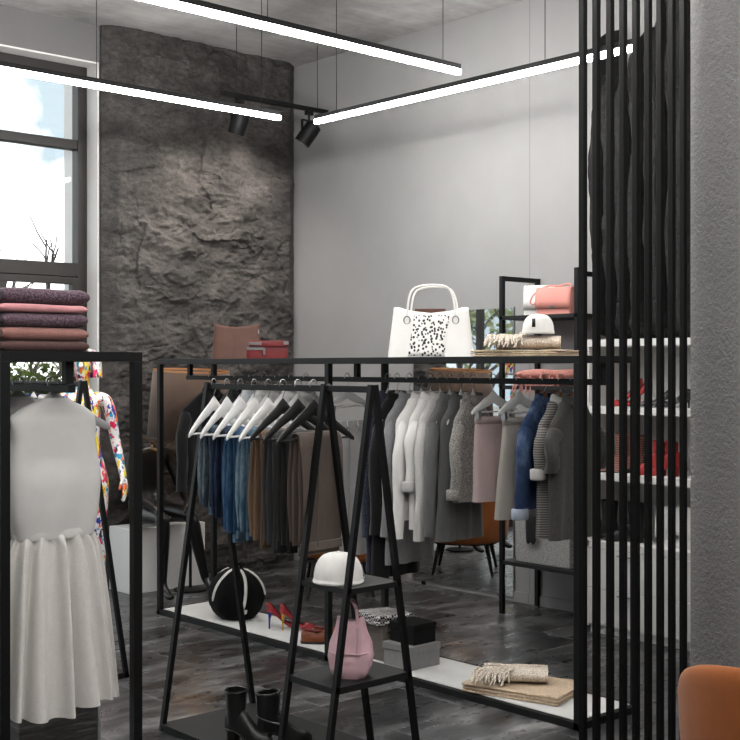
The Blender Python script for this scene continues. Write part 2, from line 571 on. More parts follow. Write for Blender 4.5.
# slate cladding between the window and the corner
mb = MB()
nx, nz = 200, 440
sx0, sx1 = WX1 + .005, 6.27
rows = []
for j in range(nz + 1):
    z = ZC * j / nz
    row = []
    for i in range(nx + 1):
        t = i / nx
        edge = .018 * noise.noise(Vector((3.1, 0, z * 7))) + .012 * noise.noise(Vector((8, 0, z * 22)))
        x = lerp(sx0, sx1 + edge, t)
        q = Vector((x * 1.2, z * 1.5, .4))
        h = noise.ridged_multi_fractal(q, .9, 2.1, 6, 1., 2.) * .022 + .018 * noise.noise(q * 1.3) + .020 * noise.ridged_multi_fractal(Vector((q.x * 2.6 + q.y * .9, q.y * 3.4 - q.x * .6, 2.)), .8, 2.1, 6, 1., 2.) + .02 * noise.turbulence(Vector((q.x * 3.2 + q.y * .8, q.y * 4.2, 1)), 5, True) + .016 * abs(noise.noise(Vector((q.x * 9 - q.y * 5, q.y * 16, 3))))
        st = noise.cell(Vector((x * 1.9 + .4 * noise.noise(q * 2), z * 2.3 + .5 * noise.noise(q * 2.2), 2))) * .016
        st += noise.cell(Vector((x * 6.3 + z * 1.5 + .5 * noise.noise(q * 5), z * 9. + .6 * noise.noise(q * 6), 5))) * .009
        e = min(1., min(t, 1 - t) * 18)
        row.append(Vector((x, YB - .03 - (max(0, h + st) + .012) * e, z)))
    rows.append(row)
mb.sheet(rows)
n0 = len(mb.v)
mb.sheet([[Vector((r[0].x, YB, r[0].z)), r[0]] for r in rows]).sheet([[r[-1], Vector((r[-1].x, YB, r[-1].z))] for r in rows])
struct('trim_2', mb, 'stone', smooth=50)

# plaster partition at the right and the slat screen that continues it
PX0 = xat(690.5, 2.70)
struct('wall_partition', MB().box(PX0, PX0 + .35, YF, 2.70, 0, ZC), 'rough', smooth=0)
scr = thing('slat_screen', 'tall black vertical slat screen at the end of the plaster partition', 'room divider', (PX0, 2.69, 0))
for px in (583, 596.4, 610.2, 623.2, 636, 648.2, 660.2, 671.8, 683.3):
    xx = xat(px, 2.69) - PX0
    MB().box(xx - .0115, xx + .0115, -.0115, .0115, .02, ZC - .02).build('slat', 'screen', scr, 0, .002)
xa = xat(583, 2.69) - PX0
MB().box(xa - .015, -.001, -.022, .022, 0, .02).build('bottom_rail', 'screen', scr, 0)
MB().box(xa - .015, -.001, -.022, .022, ZC - .02, ZC).build('top_rail', 'screen', scr, 0)

# ------------------------------------------------------------------ lamps
def pendant(p, q, wires, label):
    p, q = Vector(p), Vector(q)
    c = (p + q) / 2
    t = thing('linear_pendant_lamp', label, 'ceiling lamp', c, 0, 'linear LED pendants')
    a, b = p - c, q - c
    MB().bar(a + Vector((0, 0, .047)), b + Vector((0, 0, .047)), .03, .03).build('housing', 'black', t, 0, .002)
    MB().bar(a + Vector((0, 0, .015)), b + Vector((0, 0, .018)), .028, .028).build('diffuser', 'led', t, 0)
    for w in wires:
        w = p + (q - p) * w - c
        MB().tube([w + Vector((0, 0, .06)), w + Vector((0, 0, ZC - c.z))], .0022, 6).build('wire', 'black', t, 0)
    return t
LZ = 3.27
def fx(px, Y, a, b):
    return (xat(px, Y) - a) / (b - a)
def fy(px, X, a, b):
    return (yat(px, X) - a) / (b - a)
pendant((1.9, 6.47, LZ), (5.07, 6.47, LZ), [.06, fx(96.5, 6.47, 1.9, 5.07), fx(261.5, 6.47, 1.9, 5.07)], 'straight LED pendant hanging nearest to the window')
pendant((1.9, 4.77, LZ), (5.04, 4.77, LZ), [.06, fx(267.5, 4.77, 1.9, 5.04), fx(443, 4.77, 1.9, 5.04)], 'straight LED pendant crossing the top edge in the middle')
pendant((5.33, 3.76, LZ), (5.33, 6.40, LZ), [fy(545, 5.33, 3.76, 6.40), fy(336.5, 5.33, 3.76, 6.40)], 'straight LED pendant running along the grey wall behind the slat screen')
pendant((.0, 3.07, LZ), (4.25, 3.07, LZ), [.06, .94], 'unseen straight LED pendant added over the front aisle')  # unseen lamp, added to brighten the garment fronts
pendant((.0, 1.37, LZ), (4.0, 1.37, LZ), [.06, .94], 'unseen straight LED pendant added over the orange armchair aisle')  # not in view, added to help light the near dress
pendant((5.33, -1.2, LZ), (5.33, 2.9, LZ), [.05, .95], 'unseen straight LED pendant added over the shoe shelving behind the partition')  # added out of view to brighten the shoe shelves
pendant((.0, -.33, LZ), (3.3, -.33, LZ), [.06, .94], 'unseen straight LED pendant added farthest from the stone wall')  # added behind the camera as front fill for the room

trk = thing('track_rail', 'black track rail with its two wires hung before the dark stone wall', 'lighting track', (5.6, 7.2, 3.585))
MB().box(xat(222, 7.2) - 5.6, xat(327, 7.2) - 5.6, -.017, .017, -.014, .018).build('rail', 'black', trk, 0, .002)
for px in (236.5, 317.5):
    xx = xat(px, 7.2) - 5.6
    MB().tube([(xx, 0, .018), (xx, 0, ZC - 3.585)], .0025, 6).build('wire', 'black', trk, 0)
def spot(px, aim, label, power, blend, size, col):
    X = xat(px, 7.2)
    t = thing('track_spotlight', label, 'spotlight', (X, 7.2, 3.57), 0, 'track spotlights')
    MB().box(-.03, .03, -.018, .018, -.03, 0).tube([(0, 0, -.03), (0, 0, -.07)], .009, 8).build('stem', 'black', t)
    aim = Vector(aim); d = (aim - Vector((X, 7.2, 3.42))).normalized()
    rot = d.to_track_quat('-Z', 'Y').to_matrix()
    c = Vector((0, 0, -.165))
    br = MB().box(-.072, .072, -.012, .012, -.078, -.07).box(-.072, -.066, -.012, .012, -.17, -.07).box(.066, .072, -.012, .012, -.17, -.07)
    br.build('bracket', 'black', t)
    hd = MB().lathe([(.0, .08), (.045, .08), (.06, .07), (.064, .03), (.064, -.1), (.058, -.1), (.055, -.06), (.0, -.06)], 24)
    hd.v = [rot @ p + c for p in hd.v]
    hd.build('lamp_head', 'black', t)
    ln = MB().lathe([(.0, -.062), (.05, -.062), (.05, -.066), (.0, -.066)], 20)
    ln.v = [rot @ p + c for p in ln.v]
    ln.build('lens', 'spotglow', t)
    ld = bpy.data.lights.new('spot_beam', 'SPOT')
    ld.energy = power; ld.spot_size = size; ld.spot_blend = blend; ld.shadow_soft_size = .04; ld.color = col
    lo = bpy.data.objects.new('spot_beam', ld); COL.objects.link(lo); lo.parent = t
    lo.location = c + d * .085
    lo.rotation_euler = d.to_track_quat('-Z', 'Y').to_euler()
    return t
spot(239.5, (5.0, 7.85, 1.2), 'left track spotlight hanging before the stone wall', 12, 1., radians(140), (1, .9, .8))
spot(309, (5.35, 7.75, 2.3), 'tilted track spotlight beside the corner of the grey wall', 13, 1., radians(140), (1, .93, .86))

# ------------------------------------------------------------------ racks
def rack(loc, L, ys, label, tray_mat='tray', W=.42):
    """loc: near left corner on the floor; the rack runs L along Y; ys: post stations"""
    H, s = 1.65, .032
    t = thing('garment_rack', label, 'clothes rack', loc, 0, 'black frame garment racks')
    for y in ys:
        for x in (0, W):
            MB().box(x - s / 2, x + s / 2, y - s / 2, y + s / 2, 0, H - s).build('post', 'black', t, 0, .0015)
        MB().box(s / 2, W - s / 2, y - s / 2, y + s / 2, H - s, H - .001).build('cross_rail', 'black', t, 0)
        MB().box(s / 2, W - s / 2, y - s / 2, y + s / 2, 0, s).build('base_cross_rail', 'black', t, 0)
        yy = y + (.03 if y < L / 2 - .1 else (-.03 if y > L / 2 + .1 else 0))
        MB().box(W / 2 - .014, W / 2 + .014, yy - .014, yy + .014, 1.545, H - s).build('rail_strut', 'black', t, 0)
    for x in (0, W):
        MB().box(x - s / 2, x + s / 2, -s / 2, L + s / 2, H - s, H).build('top_rail', 'black', t, 0, .0015)
        MB().box(x - s / 2, x + s / 2, -s / 2, L + s / 2, 0, s).build('base_rail', 'black', t, 0, .0015)
    MB().box(s / 2, W - s / 2, -s / 2 + .001, L + s / 2 - .001, H - .006, H).build('top_shelf', 'shelfblack', t, 0)
    MB().box(s / 2, W - s / 2, s / 2, L - s / 2, .012, s + .003).build('base_tray', tray_mat, t, 0)
    MB().box(W / 2 - .013, W / 2 + .013, .0, L, 1.517, 1.545).build('hanging_rail', 'black', t, 0, .002)
    return t
R1 = (4.27, 3.32); R1C = R1[0] + .21; TOP = 1.65
rack((R1[0], R1[1], 0), 3.38, (0, 1.70, 3.38), 'long black frame rack with white base tray under the white tote bag')
R2 = (1.682, 3.53); R2C = R2[0] + .236
rack((R2[0], R2[1], 0), 1.7, (0, 1.7), 'near black frame rack carrying the folded sweaters at the left edge', W=.472)

def aframe(xc, ys, label, rail_end, half=.25, hgt=1.53, plates=()):
    t = thing('a_frame_rack', label, 'clothes rack', (xc, ys[0], 0), 0, 'black A-frame racks')
    w = .022
    for y in ys:
        for sgn in (-1, 1):
            MB().bar((sgn * half, y - ys[0], 0), (sgn * .008, y - ys[0], hgt), w, w, (0, 1, 0)).build('leg', 'black', t, 0)
    MB().box(-.012, .012, min(0, rail_end) - .0, max(0, rail_end), hgt - .03, hgt - .004).build('hanging_rail', 'black', t, 0, .002)
    for (z, ya, yb, th) in plates:
        hw = half * (1 - z / hgt) + .012
        MB().box(-hw, hw, min(ya, yb), max(ya, yb), z - th, z).build('shelf', 'shelfblack', t, 0, .0015)
    return t
AX = 3.16; AY = (4.55, 3.73, 3.45)
aframe(AX, AY, 'black A-frame rack with trousers on its rail and two end shelves', AY[2] - AY[0] - .01, plates=(
    (.757, AY[1] - AY[0] + .011, AY[2] - AY[0] - .011, .022), (.392, AY[1] - AY[0] + .011, AY[2] - AY[0] - .011, .026), (.03, .011, AY[1] - AY[0] - .011, .03)))
aframe(3.02, (5.45, 6.55), 'black A-frame rack half hidden behind the silver dress', 1.1, plates=((.03, -.011, 1.11, .03),))

# ------------------------------------------------------------------ hangers
def make_hanger(name, mat, W=.42, bar=True, clips=False, drop=.125):
    if clips:
        drop = .066
    up = .04 if mat == 'ghang' else 0.
    t = thing(name, '', 'hanger')
    pts = [(.021 * cos(a), 0, .002 + .021 * sin(a)) for a in [radians(200 - 22 * k) for k in range(10)]]
    pts += [(.016, 0, -.025), (.004, 0, -.042), (0, 0, -.05), (0, 0, -.09 + up)]
    MB().tube(pts, .0022, 6).build('hook', 'steel', t)
    rings = []
    N = 22
    for i in range(N + 1):
        x = lerp(-W / 2, W / 2, i / N); a = abs(x) / (W / 2)
        zc = -.1 + up - (drop - up * .9) * a ** 1.15 + .012 * math.exp(-(a / .12) ** 2)
        hh = lerp(.034, .013, a ** .7); th = lerp(.008, .0065, a)
        if i in (0, N):
            hh *= .6; th *= .6
        yy = -.018 * a * a
        rings.append([Vector((x, yy + th * cos(2 * pi * k / 10), zc + hh * sin(2 * pi * k / 10))) for k in range(10)])
    MB().loft(rings).build('arms', mat, t)
    if bar:
        xb = W / 2 * .94
        MB().tube([(-xb, -.016, -.1 - drop * .95), (xb, -.016, -.1 - drop * .95)], .0045, 8).build('trouser_bar', mat, t)
    if clips:
        for x in (-W * .36, W * .36):
            MB().box(x - .008, x + .008, -.028, -.002, -.1 - drop - .03, -.1 - drop + .008).build('clip', 'steel', t, 0)
    return t
HP = {}
def hanger(kind, loc, rz, label, group):
    spec = {'white': ('white_hanger', 'whang', .25, False, False), 'pants': ('white_hanger', 'whang', .45, True, False), 'black': ('black_hanger', 'bhang', .44, True, False), 'wood': ('wooden_hanger', 'wood', .25, False, False),
            'grey': ('grey_hanger', 'ghang', .40, False, False), 'clip': ('clip_hanger', 'whang', .33, True, True), 'wide': ('white_hanger', 'whang', .26, False, False)}[kind]
    if kind not in HP:
        h = make_hanger(*spec)
        HP[kind] = h
        h.location = loc; h.rotation_euler = (0, 0, rz); h['label'] = label; h['group'] = group
        return h
    return dup(HP[kind], loc, rz, label, group)

# ------------------------------------------------------------------ garments (origin at the rail, width along x, falling along -z)
def body_rings(prof, n=56, seed=1., amp=.012, k=9., pw=.75):
    rings = []
    z0, z1 = prof[0][0], prof[-1][0]
    steps = 26
    for s_ in range(steps + 1):
        z = lerp(z0, z1, s_ / steps)
        tab = [(-p[0],) + tuple(p[1:]) for p in prof]
        hw, ht = interp(tab, -z)[:2]
        g = sm((z0 - z) / (z0 - z1) * 1.3)
        ring = []
        for i in range(n):
            a = 2 * pi * i / n
            ca, sa = cos(a), sin(a)
            x = hw * math.copysign(abs(ca) ** pw, ca); y = ht * math.copysign(abs(sa) ** pw, sa)
            f = sin(x * k * 6 + seed * 3 + .8 * sin(z * 5 + seed)) + .6 * noise.noise(Vector((x * 11, seed * 5 + sa, z * 4)))
            y += amp * g * f * (1 if sa >= 0 else .85)
            x += amp * .5 * g * noise.noise(Vector((seed, ca * 2, z * 5)))
            ring.append(Vector((x, y, z)))
        rings.append(ring)
    return rings

def top_garment(name, label, cat, mat, loc, rz, length, group, W=.44, hem=1.0, thick=.029, sleeve=.55, seed=1., collar=True, cuff=None, amp=.010, open_front=False, collar_mat=None, flare=0., sl_r=.05):
    t = thing(name, label, cat, loc, rz, group)
    h = W / 2
    b = -.115 - length
    prof = [(-.088, .045, .028), (-.105, .085, .03), (-.15, h * .6, .031), (-.205, h * .93, .03), (-.24, h, thick * .85), (-.34, h * .97, thick), (lerp(-.34, b, .5), h * (.96 + flare * .5), thick), (b, h * (hem + flare), thick * 1.1)]
    MB().loft(body_rings(prof, seed=seed, amp=amp), c0=False).build('body', mat, t, 60)
    if sleeve:
        for sg in (-1, 1):
            pts, rr = [], []
            zs = -.225
            rings = []
            N = 14
            for i in range(N + 1):
                q = i / N
                x = sg * (h - .035 + .052 * sm(q * 3) - .015 * q) + .003 * sin(q * 9 + seed)
                y = -.012 - .015 * sin(q * pi) + .004 * sin(q * 7 + seed * 2)
                z = zs - q * sleeve
                r1 = lerp(sl_r * .85, sl_r * .72, q); r2 = lerp(.03, .026, q)
                if i == 0:
                    r1 *= .5; r2 *= .5
                rings.append([Vector((x + r1 * cos(2 * pi * k / 16), y + r2 * sin(2 * pi * k / 16) + .003 * sin(k * 2.2 + q * 14), z + sg * .35 * r1 * cos(2 * pi * k / 16) * (1 - q))) for k in range(16)])
            s_ = MB().loft(rings).build('sleeve', mat, t, 60)
            if cuff:
                xc, yc, zc = sg * (h + .015), -.012, zs - sleeve
                cr = [[Vector((xc + r * sl_r * .8 * cos(2 * pi * k / 16), yc + r * .032 * sin(2 * pi * k / 16), zc + z)) for k in range(16)] for r, z in ((.95, -.015), (1.06, -.01), (1.08, .03), (1.0, .036))]
                MB().loft(cr).build('cuff', cuff, t, 60)
    if collar:
        cr = []
        for r, z in ((1., -.118), (1.12, -.098), (1.02, -.075), (.9, -.07)):
            cr.append([Vector((.062 * r * cos(2 * pi * k / 24), .036 * r * sin(2 * pi * k / 24) - .004, z - .02 * max(0, -sin(2 * pi * k / 24)))) for k in range(24)])
        MB().loft(cr, c0=False, c1=False).build('collar', collar_mat or mat, t, 60, solid=.004)
    if open_front:
        MB().tube([(.004, -thick * .9 - .006, -.15), (0, -thick * 1.02 - .008, -.4), (.0, -thick * 1.1 - .012, b + .01)], .005, 6).build('placket', collar_mat or mat, t)
    return t

def skirt(name, label, mat, loc, rz, length, group, w0=.16, w1=.24, thick=.045, seed=1., amp=.012, top=-.192, band=None, k=9.):
    t = thing(name, label, 'skirt', loc, rz, group)
    prof = [(top, w0, .022), (top - .05, w0 * 1.03, .028), (top - length * .5, lerp(w0, w1, .6), thick), (top - length, w1, thick * 1.2)]
    MB().loft(body_rings(prof, seed=seed, amp=amp, k=k), c0=False).build('panel', mat, t, 60)
    MB().loft([srect(w0 * 1.02, .025, top - .03, 32, .7), srect(w0 * 1.02, .025, top + .005, 32, .7)], c1=False, c0=False).build('waistband', band or mat, t, 60, solid=.004)
    return t

def folded_trousers(label, mat, loc, rz, length, group, w=.22, seed=1., cuff=None, name='trousers', yoff=-.016, dz=.0):
    """two legs folded over the hanger bar"""
    t = thing(name, label, 'trousers', loc, rz, group)
    zb = -.1 - .125 * .95
    for leg, (r, dl) in enumerate(((.010, 0.), (.026, -.018))):
        rings = []
        th = .0062
        path = []
        L = length + dl
        M_ = 16
        for i in range(M_ + 1):
            q = i / M_
            path.append((-r - .010 * sin(q * pi) * (leg + .5) - .004 * q, zb - L * (1 - q), q))
        for a in range(1, 6):
            path.append((-r * cos(pi * a / 6), zb + r * sin(pi * a / 6), 1.))
        for i in range(M_ + 1):
            q = 1 - i / M_
            path.append((r + .010 * sin(q * pi) * (leg + .5) + .012 * (1 - q), zb - L * .93 * (1 - q), q))
        for (y, z, q) in path:
            i = len(rings)
            d = Vector((0, 0, 1))
            if abs(z - zb) < .03 and z >= zb - 1e-6:
                n_ = Vector((0, y, z - zb)).normalized() if (abs(y) + abs(z - zb)) > 1e-5 else Vector((0, 0, 1))
            else:
                n_ = Vector((0, -1 if y < 0 else 1, 0))
            wl = w / 2 * (1 + .06 * noise.noise(Vector((seed, z * 6, leg)))) * lerp(.93, 1., q)
            xo = .012 * noise.noise(Vector((seed * 2 + leg * 4, z * 3, 0))) * (1 - q)
            ring = []
            for k in range(20):
                a = 2 * pi * k / 20
                ca, sa = cos(a), sin(a)
                px_ = wl * math.copysign(abs(ca) ** .5, ca) + xo
                off = th * math.copysign(abs(sa) ** .7, sa) + .0018 * sin(px_ * 40 + seed * 3 + leg) * (1 - q * .6)
                ring.append(Vector((px_, yoff + y, z + dz)) + n_ * off)
            rings.append(ring)
        lg = MB().loft(rings).build('leg', mat, t, 60)
        if cuff:
            z = zb - L
            MB().loft([srect(w / 2 * .97, .011, zz, 24, .5, 0, yoff - r - .006) for zz in (z - .004, z + .03)]).build('hem', cuff, lg, 60)
        # seam down the fold
        MB().tube([(-w * .18, yoff - r - .022 - .008 * leg, zb - .03), (-w * .18, yoff - r - .026 - .01 * leg, zb - L * .5), (-w * .17, yoff - r - .02 - .004 * leg, zb - L * .97)], .0022, 5).build('seam', cuff or mat, lg)
    return t

# ---- garments on the A-frame rail
GA = 'trousers on the A-frame rail'; HA = 'hangers on the A-frame rail'
fm = {}
def F(key, *a, **k):
    if key not in fm:
        fm[key] = fabric(key, *a, **k)
    return fm[key]
dn1 = denim('ripped_denim', (62, 76, 90), (122, 136, 146)); dn2 = denim('navy_denim', (30, 38, 58), (50, 62, 88))
dn3 = denim('blue_denim', (44, 74, 108), (84, 116, 146)); dn4 = denim('light_denim', (78, 106, 128), (140, 164, 178))
RZA = 1.53 - .017
ahooks = [(210, 22, 'pants'), (221, 20, 'pants'), (236, 19, 'pants'), (249, 18, 'pants'), (265, 16, 'pants'), (281, 9, 'black'), (295, 7, 'black'), (311, 5, 'black')]
apants = [('faded grey blue ripped jeans at the far end of the A-frame rail', dn1, .36, .17, dn4), ('narrow navy jeans second on the A-frame rail', dn2, .40, .18, dn2),
          ('mid blue jeans with a straight hem on a white hanger', dn3, .46, .2, dn4), ('light washed blue jeans beside the tan trousers', dn4, .44, .2, dn4),
          ('tan brown trousers on the A-frame rail', F('tan_twill', (108, 86, 66), .08, 40, .2), .47, .2, None),
          ('dark slate grey trousers on a black hanger', F('slate_twill', (54, 54, 56), .1, 40, .2), .48, .2, None),
          ('black trousers on a black hanger', F('black_twill', (34, 33, 33), .1, 40, .2), .47, .2, None),
          ('brown grey pressed trousers in front on the A-frame rail', F('taupe_twill', (78, 68, 62), .08, 40, .2), .46, .24, F('taupe_twill2', (92, 82, 75), .08, 40, .2))]
hl = ['far end hanger of the A-frame rail holding the ripped jeans', 'white hanger holding the narrow navy jeans', 'white hanger holding the mid blue jeans', 'white hanger holding the light washed jeans',
      'white hanger holding the tan trousers', 'black hanger holding the slate grey trousers', 'black hanger holding the black trousers', 'black hanger holding the brown grey trousers in front']
for i, ((px, deg, kind), (lb, m, ln, w, cf)) in enumerate(zip(ahooks, apants)):
    y = yat(px, AX)
    y = AY[0] - .035 - i * (AY[0] - AY[1] - .115) / 7.
    hanger(kind, (AX, y, RZA + .012), radians(deg), hl[i], HA)
    folded_trousers(lb, m, (AX, y, RZA + .012), radians(deg), ln, GA, w, i * 1.3 + 1, cf)

# ---- garments on the long rack
G1 = 'garments on the long rack'; H1 = 'hangers on the long rack'
RZ1 = 1.531 + .012
def onrack(px):
    return (R1C, yat(px, R1C), RZ1)
blk = F('black_wool', (20, 20, 21), .15, 40, .3); chw = F('charcoal_wool', (58, 58, 59), .12, 40, .4, mel=.3)
wh1 = fade_stripes('blue_dash_shirt', (214, 216, 218), (204, 209, 214), 20); wh2 = F('white_cotton', (212, 210, 208), .04, 30, .25)
wh3 = knit('white_rib', (206, 204, 202), (172, 170, 168), 60); lg1 = F('light_grey_wool', (172, 171, 170), .06, 40, .3)
nvy = F('navy_tweed', (52, 55, 70), .25, 130, .6, mel=.6); gry = F('grey_wool', (122, 122, 124), .08, 40, .3, mel=.15)
dgr = F('dark_grey_jersey', (92, 92, 92), .08, 40, .3); mel = F('grey_melange', (140, 136, 132), .1, 60, .6, mel=.5)
pnk = F('dusty_pink_crepe', (160, 142, 142), .05, 40, .2); bge = F('stone_grey_crepe', (142, 136, 130), .06, 40, .3)
djk = denim('jacket_denim', (42, 58, 88), (88, 106, 132)); stp = fade_stripes('striped_rib', (128, 125, 122), (76, 74, 73), 28); cht = F('charcoal_jersey', (66, 65, 63), .1, 60, .4, mel=.25)
dsk = F('dark_grey_crepe', (78, 78, 79), .08, 40, .3); bsk = F('black_crepe', (28, 27, 28), .1, 40, .3)
deni = F('denim_cuff', (150, 158, 172), .06, 40, .3)

left = [  # hook px, yaw, hanger, garment
    (211, 6, 'wide', 'black wool blazer at the far end of the long rack', 'jacket', blk, .58, dict(W=.5, seed=1., sleeve=.5)),
    (236, 10, 'wide', 'charcoal jacket behind the far white hangers', 'jacket', chw, .55, dict(W=.44, seed=2., sleeve=.45)),
    (251, 10, 'white', 'white blue-flecked shirt nearest to the charcoal jacket', 'shirt', wh1, .62, dict(seed=3., open_front=True)),
    (264, 10, 'white', 'white striped-collar shirt behind the tan trousers', 'shirt', wh2, .6, dict(seed=4., open_front=True)),
    (277, 8, 'white', 'white ribbed shirt behind the first black hanger', 'shirt', wh3, .6, dict(seed=5.)),
    (291, 8, 'white', 'soft white blouse behind the second black hanger', 'blouse', wh2, .58, dict(seed=6., collar=True)),
    (306, 8, 'white', 'pale grey shirt behind the third black hanger', 'shirt', lg1, .58, dict(seed=7.)),
]
for (px, deg, hk, lb, nm, m, ln, kw) in left:
    hanger(hk, onrack(px), radians(deg), 'white hanger inside the ' + lb.split(' at ')[0].split(' behind ')[0].split(' nearest ')[0], H1)
    top_garment(nm, lb, nm, m, onrack(px), radians(deg), ln, G1, **kw)
# pale grey trousers hanging full length from a clip hanger
p0 = onrack(347)
hanger('clip', p0, radians(2), 'white clip hanger holding the pale grey trousers', H1)
t = thing('trousers', 'pale grey pleated trousers hung full length beside the A-frame leg', 'trousers', p0, radians(2), G1)
for sg in (-1, 1):
    prof = [(-.27, .078, .03), (-.4, .084, .045), (-.7, .078, .04), (-1.0, .07, .035)]
    m_ = MB().loft(body_rings(prof, seed=3 + sg, amp=.008, k=12)); m_.shift((sg * .078, 0, 0)); m_.build('leg', lg1, t, 60)
MB().loft([srect(.158, .032, -.285, 32, .7), srect(.158, .03, -.245, 32, .7)]).build('waistband', lg1, t, 60)
for x in (-.1, -.03, .05, .11):
    MB().tube([(x, -.034, -.25), (x - .012, -.05, -.275), (x + .012, -.05, -.285), (x + .004, -.036, -.3)], .006, 6).build('pleat', lg1, t)

right = [
    (388, 2, 'wide', 'long navy tweed coat first beside the middle post', 'coat', nvy, .92, dict(W=.42, seed=11., sleeve=.62)),
    (397, 2, 'wide', 'long black coat beside the navy tweed coat', 'coat', blk, .94, dict(W=.44, seed=12., sleeve=.6)),
    (409, 2, 'wide', 'mid grey coat with long sleeve left of the white shirts', 'coat', gry, .86, dict(W=.44, seed=13., sleeve=.6)),
    (421, 2, 'white', 'crisp white shirt first of the white garments', 'shirt', wh2, .62, dict(W=.45, seed=14., sleeve=.6, open_front=True)),
    (430.5, 2, 'white', 'white blouse with gathered sleeves between two white tops', 'blouse', wh2, .66, dict(W=.4, seed=15., sleeve=.34, cuff=wh3)),
    (440, 2, 'white', 'white ribbed pullover next to the grey pullover', 'pullover', wh3, .66, dict(W=.4, seed=16., sleeve=.6)),
    (449.5, 2, 'white', 'dark grey pullover with ribbed hem', 'pullover', dgr, .64, dict(W=.4, seed=17., sleeve=.57)),
    (461, 2, 'white', 'dark grey dress partly behind the melange top', 'dress', dsk, .70, dict(W=.36, seed=18., sleeve=0, flare=.2, amp=.014)),
    (473, 2, 'white', 'grey melange knit top with drooping sleeves', 'top', mel, .50, dict(W=.36, seed=19., sleeve=.36, cuff=mel)),
]
for (px, deg, hk, lb, nm, m, ln, kw) in right:
    kw['W'] *= .82
    kw['sl_r'] = .042
    hanger(hk, onrack(px), radians(deg), 'white hanger inside the ' + lb.split(' first ')[0].split(' beside ')[0].split(' left ')[0].split(' between ')[0].split(' next ')[0].split(' partly ')[0], H1)
    top_garment(nm, lb, nm, m, onrack(px), radians(deg), ln, G1, **kw)
for (px, deg, lb, m, ln, w0, w1, sd, hl_) in ((493, -2, 'dusty pink pencil skirt on a white hanger', pnk, .41, .118, .14, 21., 'white clip hanger holding the dusty pink skirt'),
                                       (519, -2, 'stone grey flared skirt beside the denim jacket', bge, .48, .105, .155, 22., 'white clip hanger holding the stone grey skirt')):
    hanger('clip', onrack(px), radians(deg), hl_, H1)
    skirt('skirt', lb, m, onrack(px), radians(deg), ln, G1, w0, w1, .035, sd, .007)
hanger('wood', onrack(545), 0, 'brown wooden hanger inside the denim jacket', H1)
jk = top_garment('denim_jacket', 'blue denim jacket with turned pale cuffs', 'jacket', djk, onrack(545), 0, .49, G1, W=.36, seed=23., sleeve=.41, cuff=deni, open_front=True, sl_r=.055)
for k in range(5):
    MB().lathe([(0, .002), (.007, .002), (.007, -.002), (0, -.002)], 10).rotx(pi / 2).shift((.012, -.066, -.22 - k * .085)).build('button', 'steel', jk)
hanger('wood', onrack(561), 0, 'brown wooden hanger inside the striped sweater', H1)
top_garment('sweater', 'grey and black striped short sleeve sweater', 'sweater', stp, onrack(561), 0, .62, G1, W=.33, seed=24., sleeve=.22, cuff=wh3, collar_mat=wh3)
hanger('wood', onrack(573), 0, 'brown wooden hanger inside the charcoal tee', H1)
top_garment('tee', 'charcoal short sleeve tee at the near end of the long rack', 'shirt', cht, onrack(573), 0, .62, G1, W=.35, seed=25., sleeve=.2, collar=True)

# ---- the silver dress and its neighbours on the near rack
G2 = 'garments on the near rack'; H2 = 'hangers on the near rack'
DZ = 1.531 + .012
def dress(y, rz, label, mat, mat2, seed, group, full=True):
    t = thing('dress', label, 'dress', (R2C + (.0), y, DZ), rz, group)
    tab = [(.045, .050, .028), (.056, .060, .030), (.068, .10, .034), (.102, .152, .036), (.118, .160, .040), (.18, .151, .048), (.25, .160, .058), (.285, .168, .062), (.33, .168, .065), (.42, .16, .062), (.50, .142, .055)]
    rings = []
    n = 72
    for s_ in range(34):
        z = lerp(.045, .50, s_ / 33)
        hw, ht = interp(tab, z)
        ring = []
        for i in range(n):
            a = 2 * pi * i / n; ca, sa = cos(a), sin(a)
            x = hw * math.copysign(abs(ca) ** .8, ca)
            y_ = ht * math.copysign(abs(sa) ** .7, sa) + .004 * sin(x * 45 + z * 9 + seed) * sm((z - .15) * 3)
            ring.append(Vector((x, y_, -z)))
        rings.append(ring)
    MB().loft(rings, c0=False, c1=False).build('bodice', mat, t, 60)
    # gathered skirt
    rings = []
    n = 320
    L = .58
    for s_ in range(40):
        q = s_ / 39
        z = .485 + q * L
        ring = []
        for i in range(n):
            a = 2 * pi * i / n; ca, sa = cos(a), sin(a)
            hw = lerp(.140, .215, q ** .8) + .012 * sm(q * 8) * (1 - q); ht = lerp(.056, .10, q ** .9)
            w1 = sin(15 * a + seed + .9 * sin(2 * a + seed)); w2 = sin(8 * a + 2 * seed + .5 * q); w3 = sin(27 * a + seed)
            A_ = lerp(.013, .046, q ** .7) * sm(q * 12 + .12)
            dy = A_ * (math.copysign(abs(w1) ** .7, w1) * .75 + .45 * w2 + .4 * w3 * math.exp(-q * 6))
            ring.append(Vector((hw * ca + .25 * A_ * w2 + .4 * dy * ca, ht * sa + dy * (.35 + .65 * abs(sa)) * (1 if sa > 0 else -1), -z - .012 * q * sin(3 * a + 1) * q)))
        rings.append(ring)
    MB().loft(rings, c0=False, c1=False).build('skirt', mat2, t, 70)
    MB().loft([[Vector((.143 * r * cos(2 * pi * k / 60), .058 * r * sin(2 * pi * k / 60), z)) for k in range(60)] for r, z in ((1., -.475), (1.04, -.49), (1.0, -.505))], c0=False, c1=False).build('waist_seam', mat, t, 60)
    for r in ((1,),):
        pass
    return t
y0 = 3.655
hanger('grey', (R2C, y0, DZ), 0, 'grey hanger carrying the front silver dress', H2)
dress(y0, radians(3), 'silver grey sleeveless dress with a gathered skirt at front', 'dress', 'skirtm', 1.3, G2)
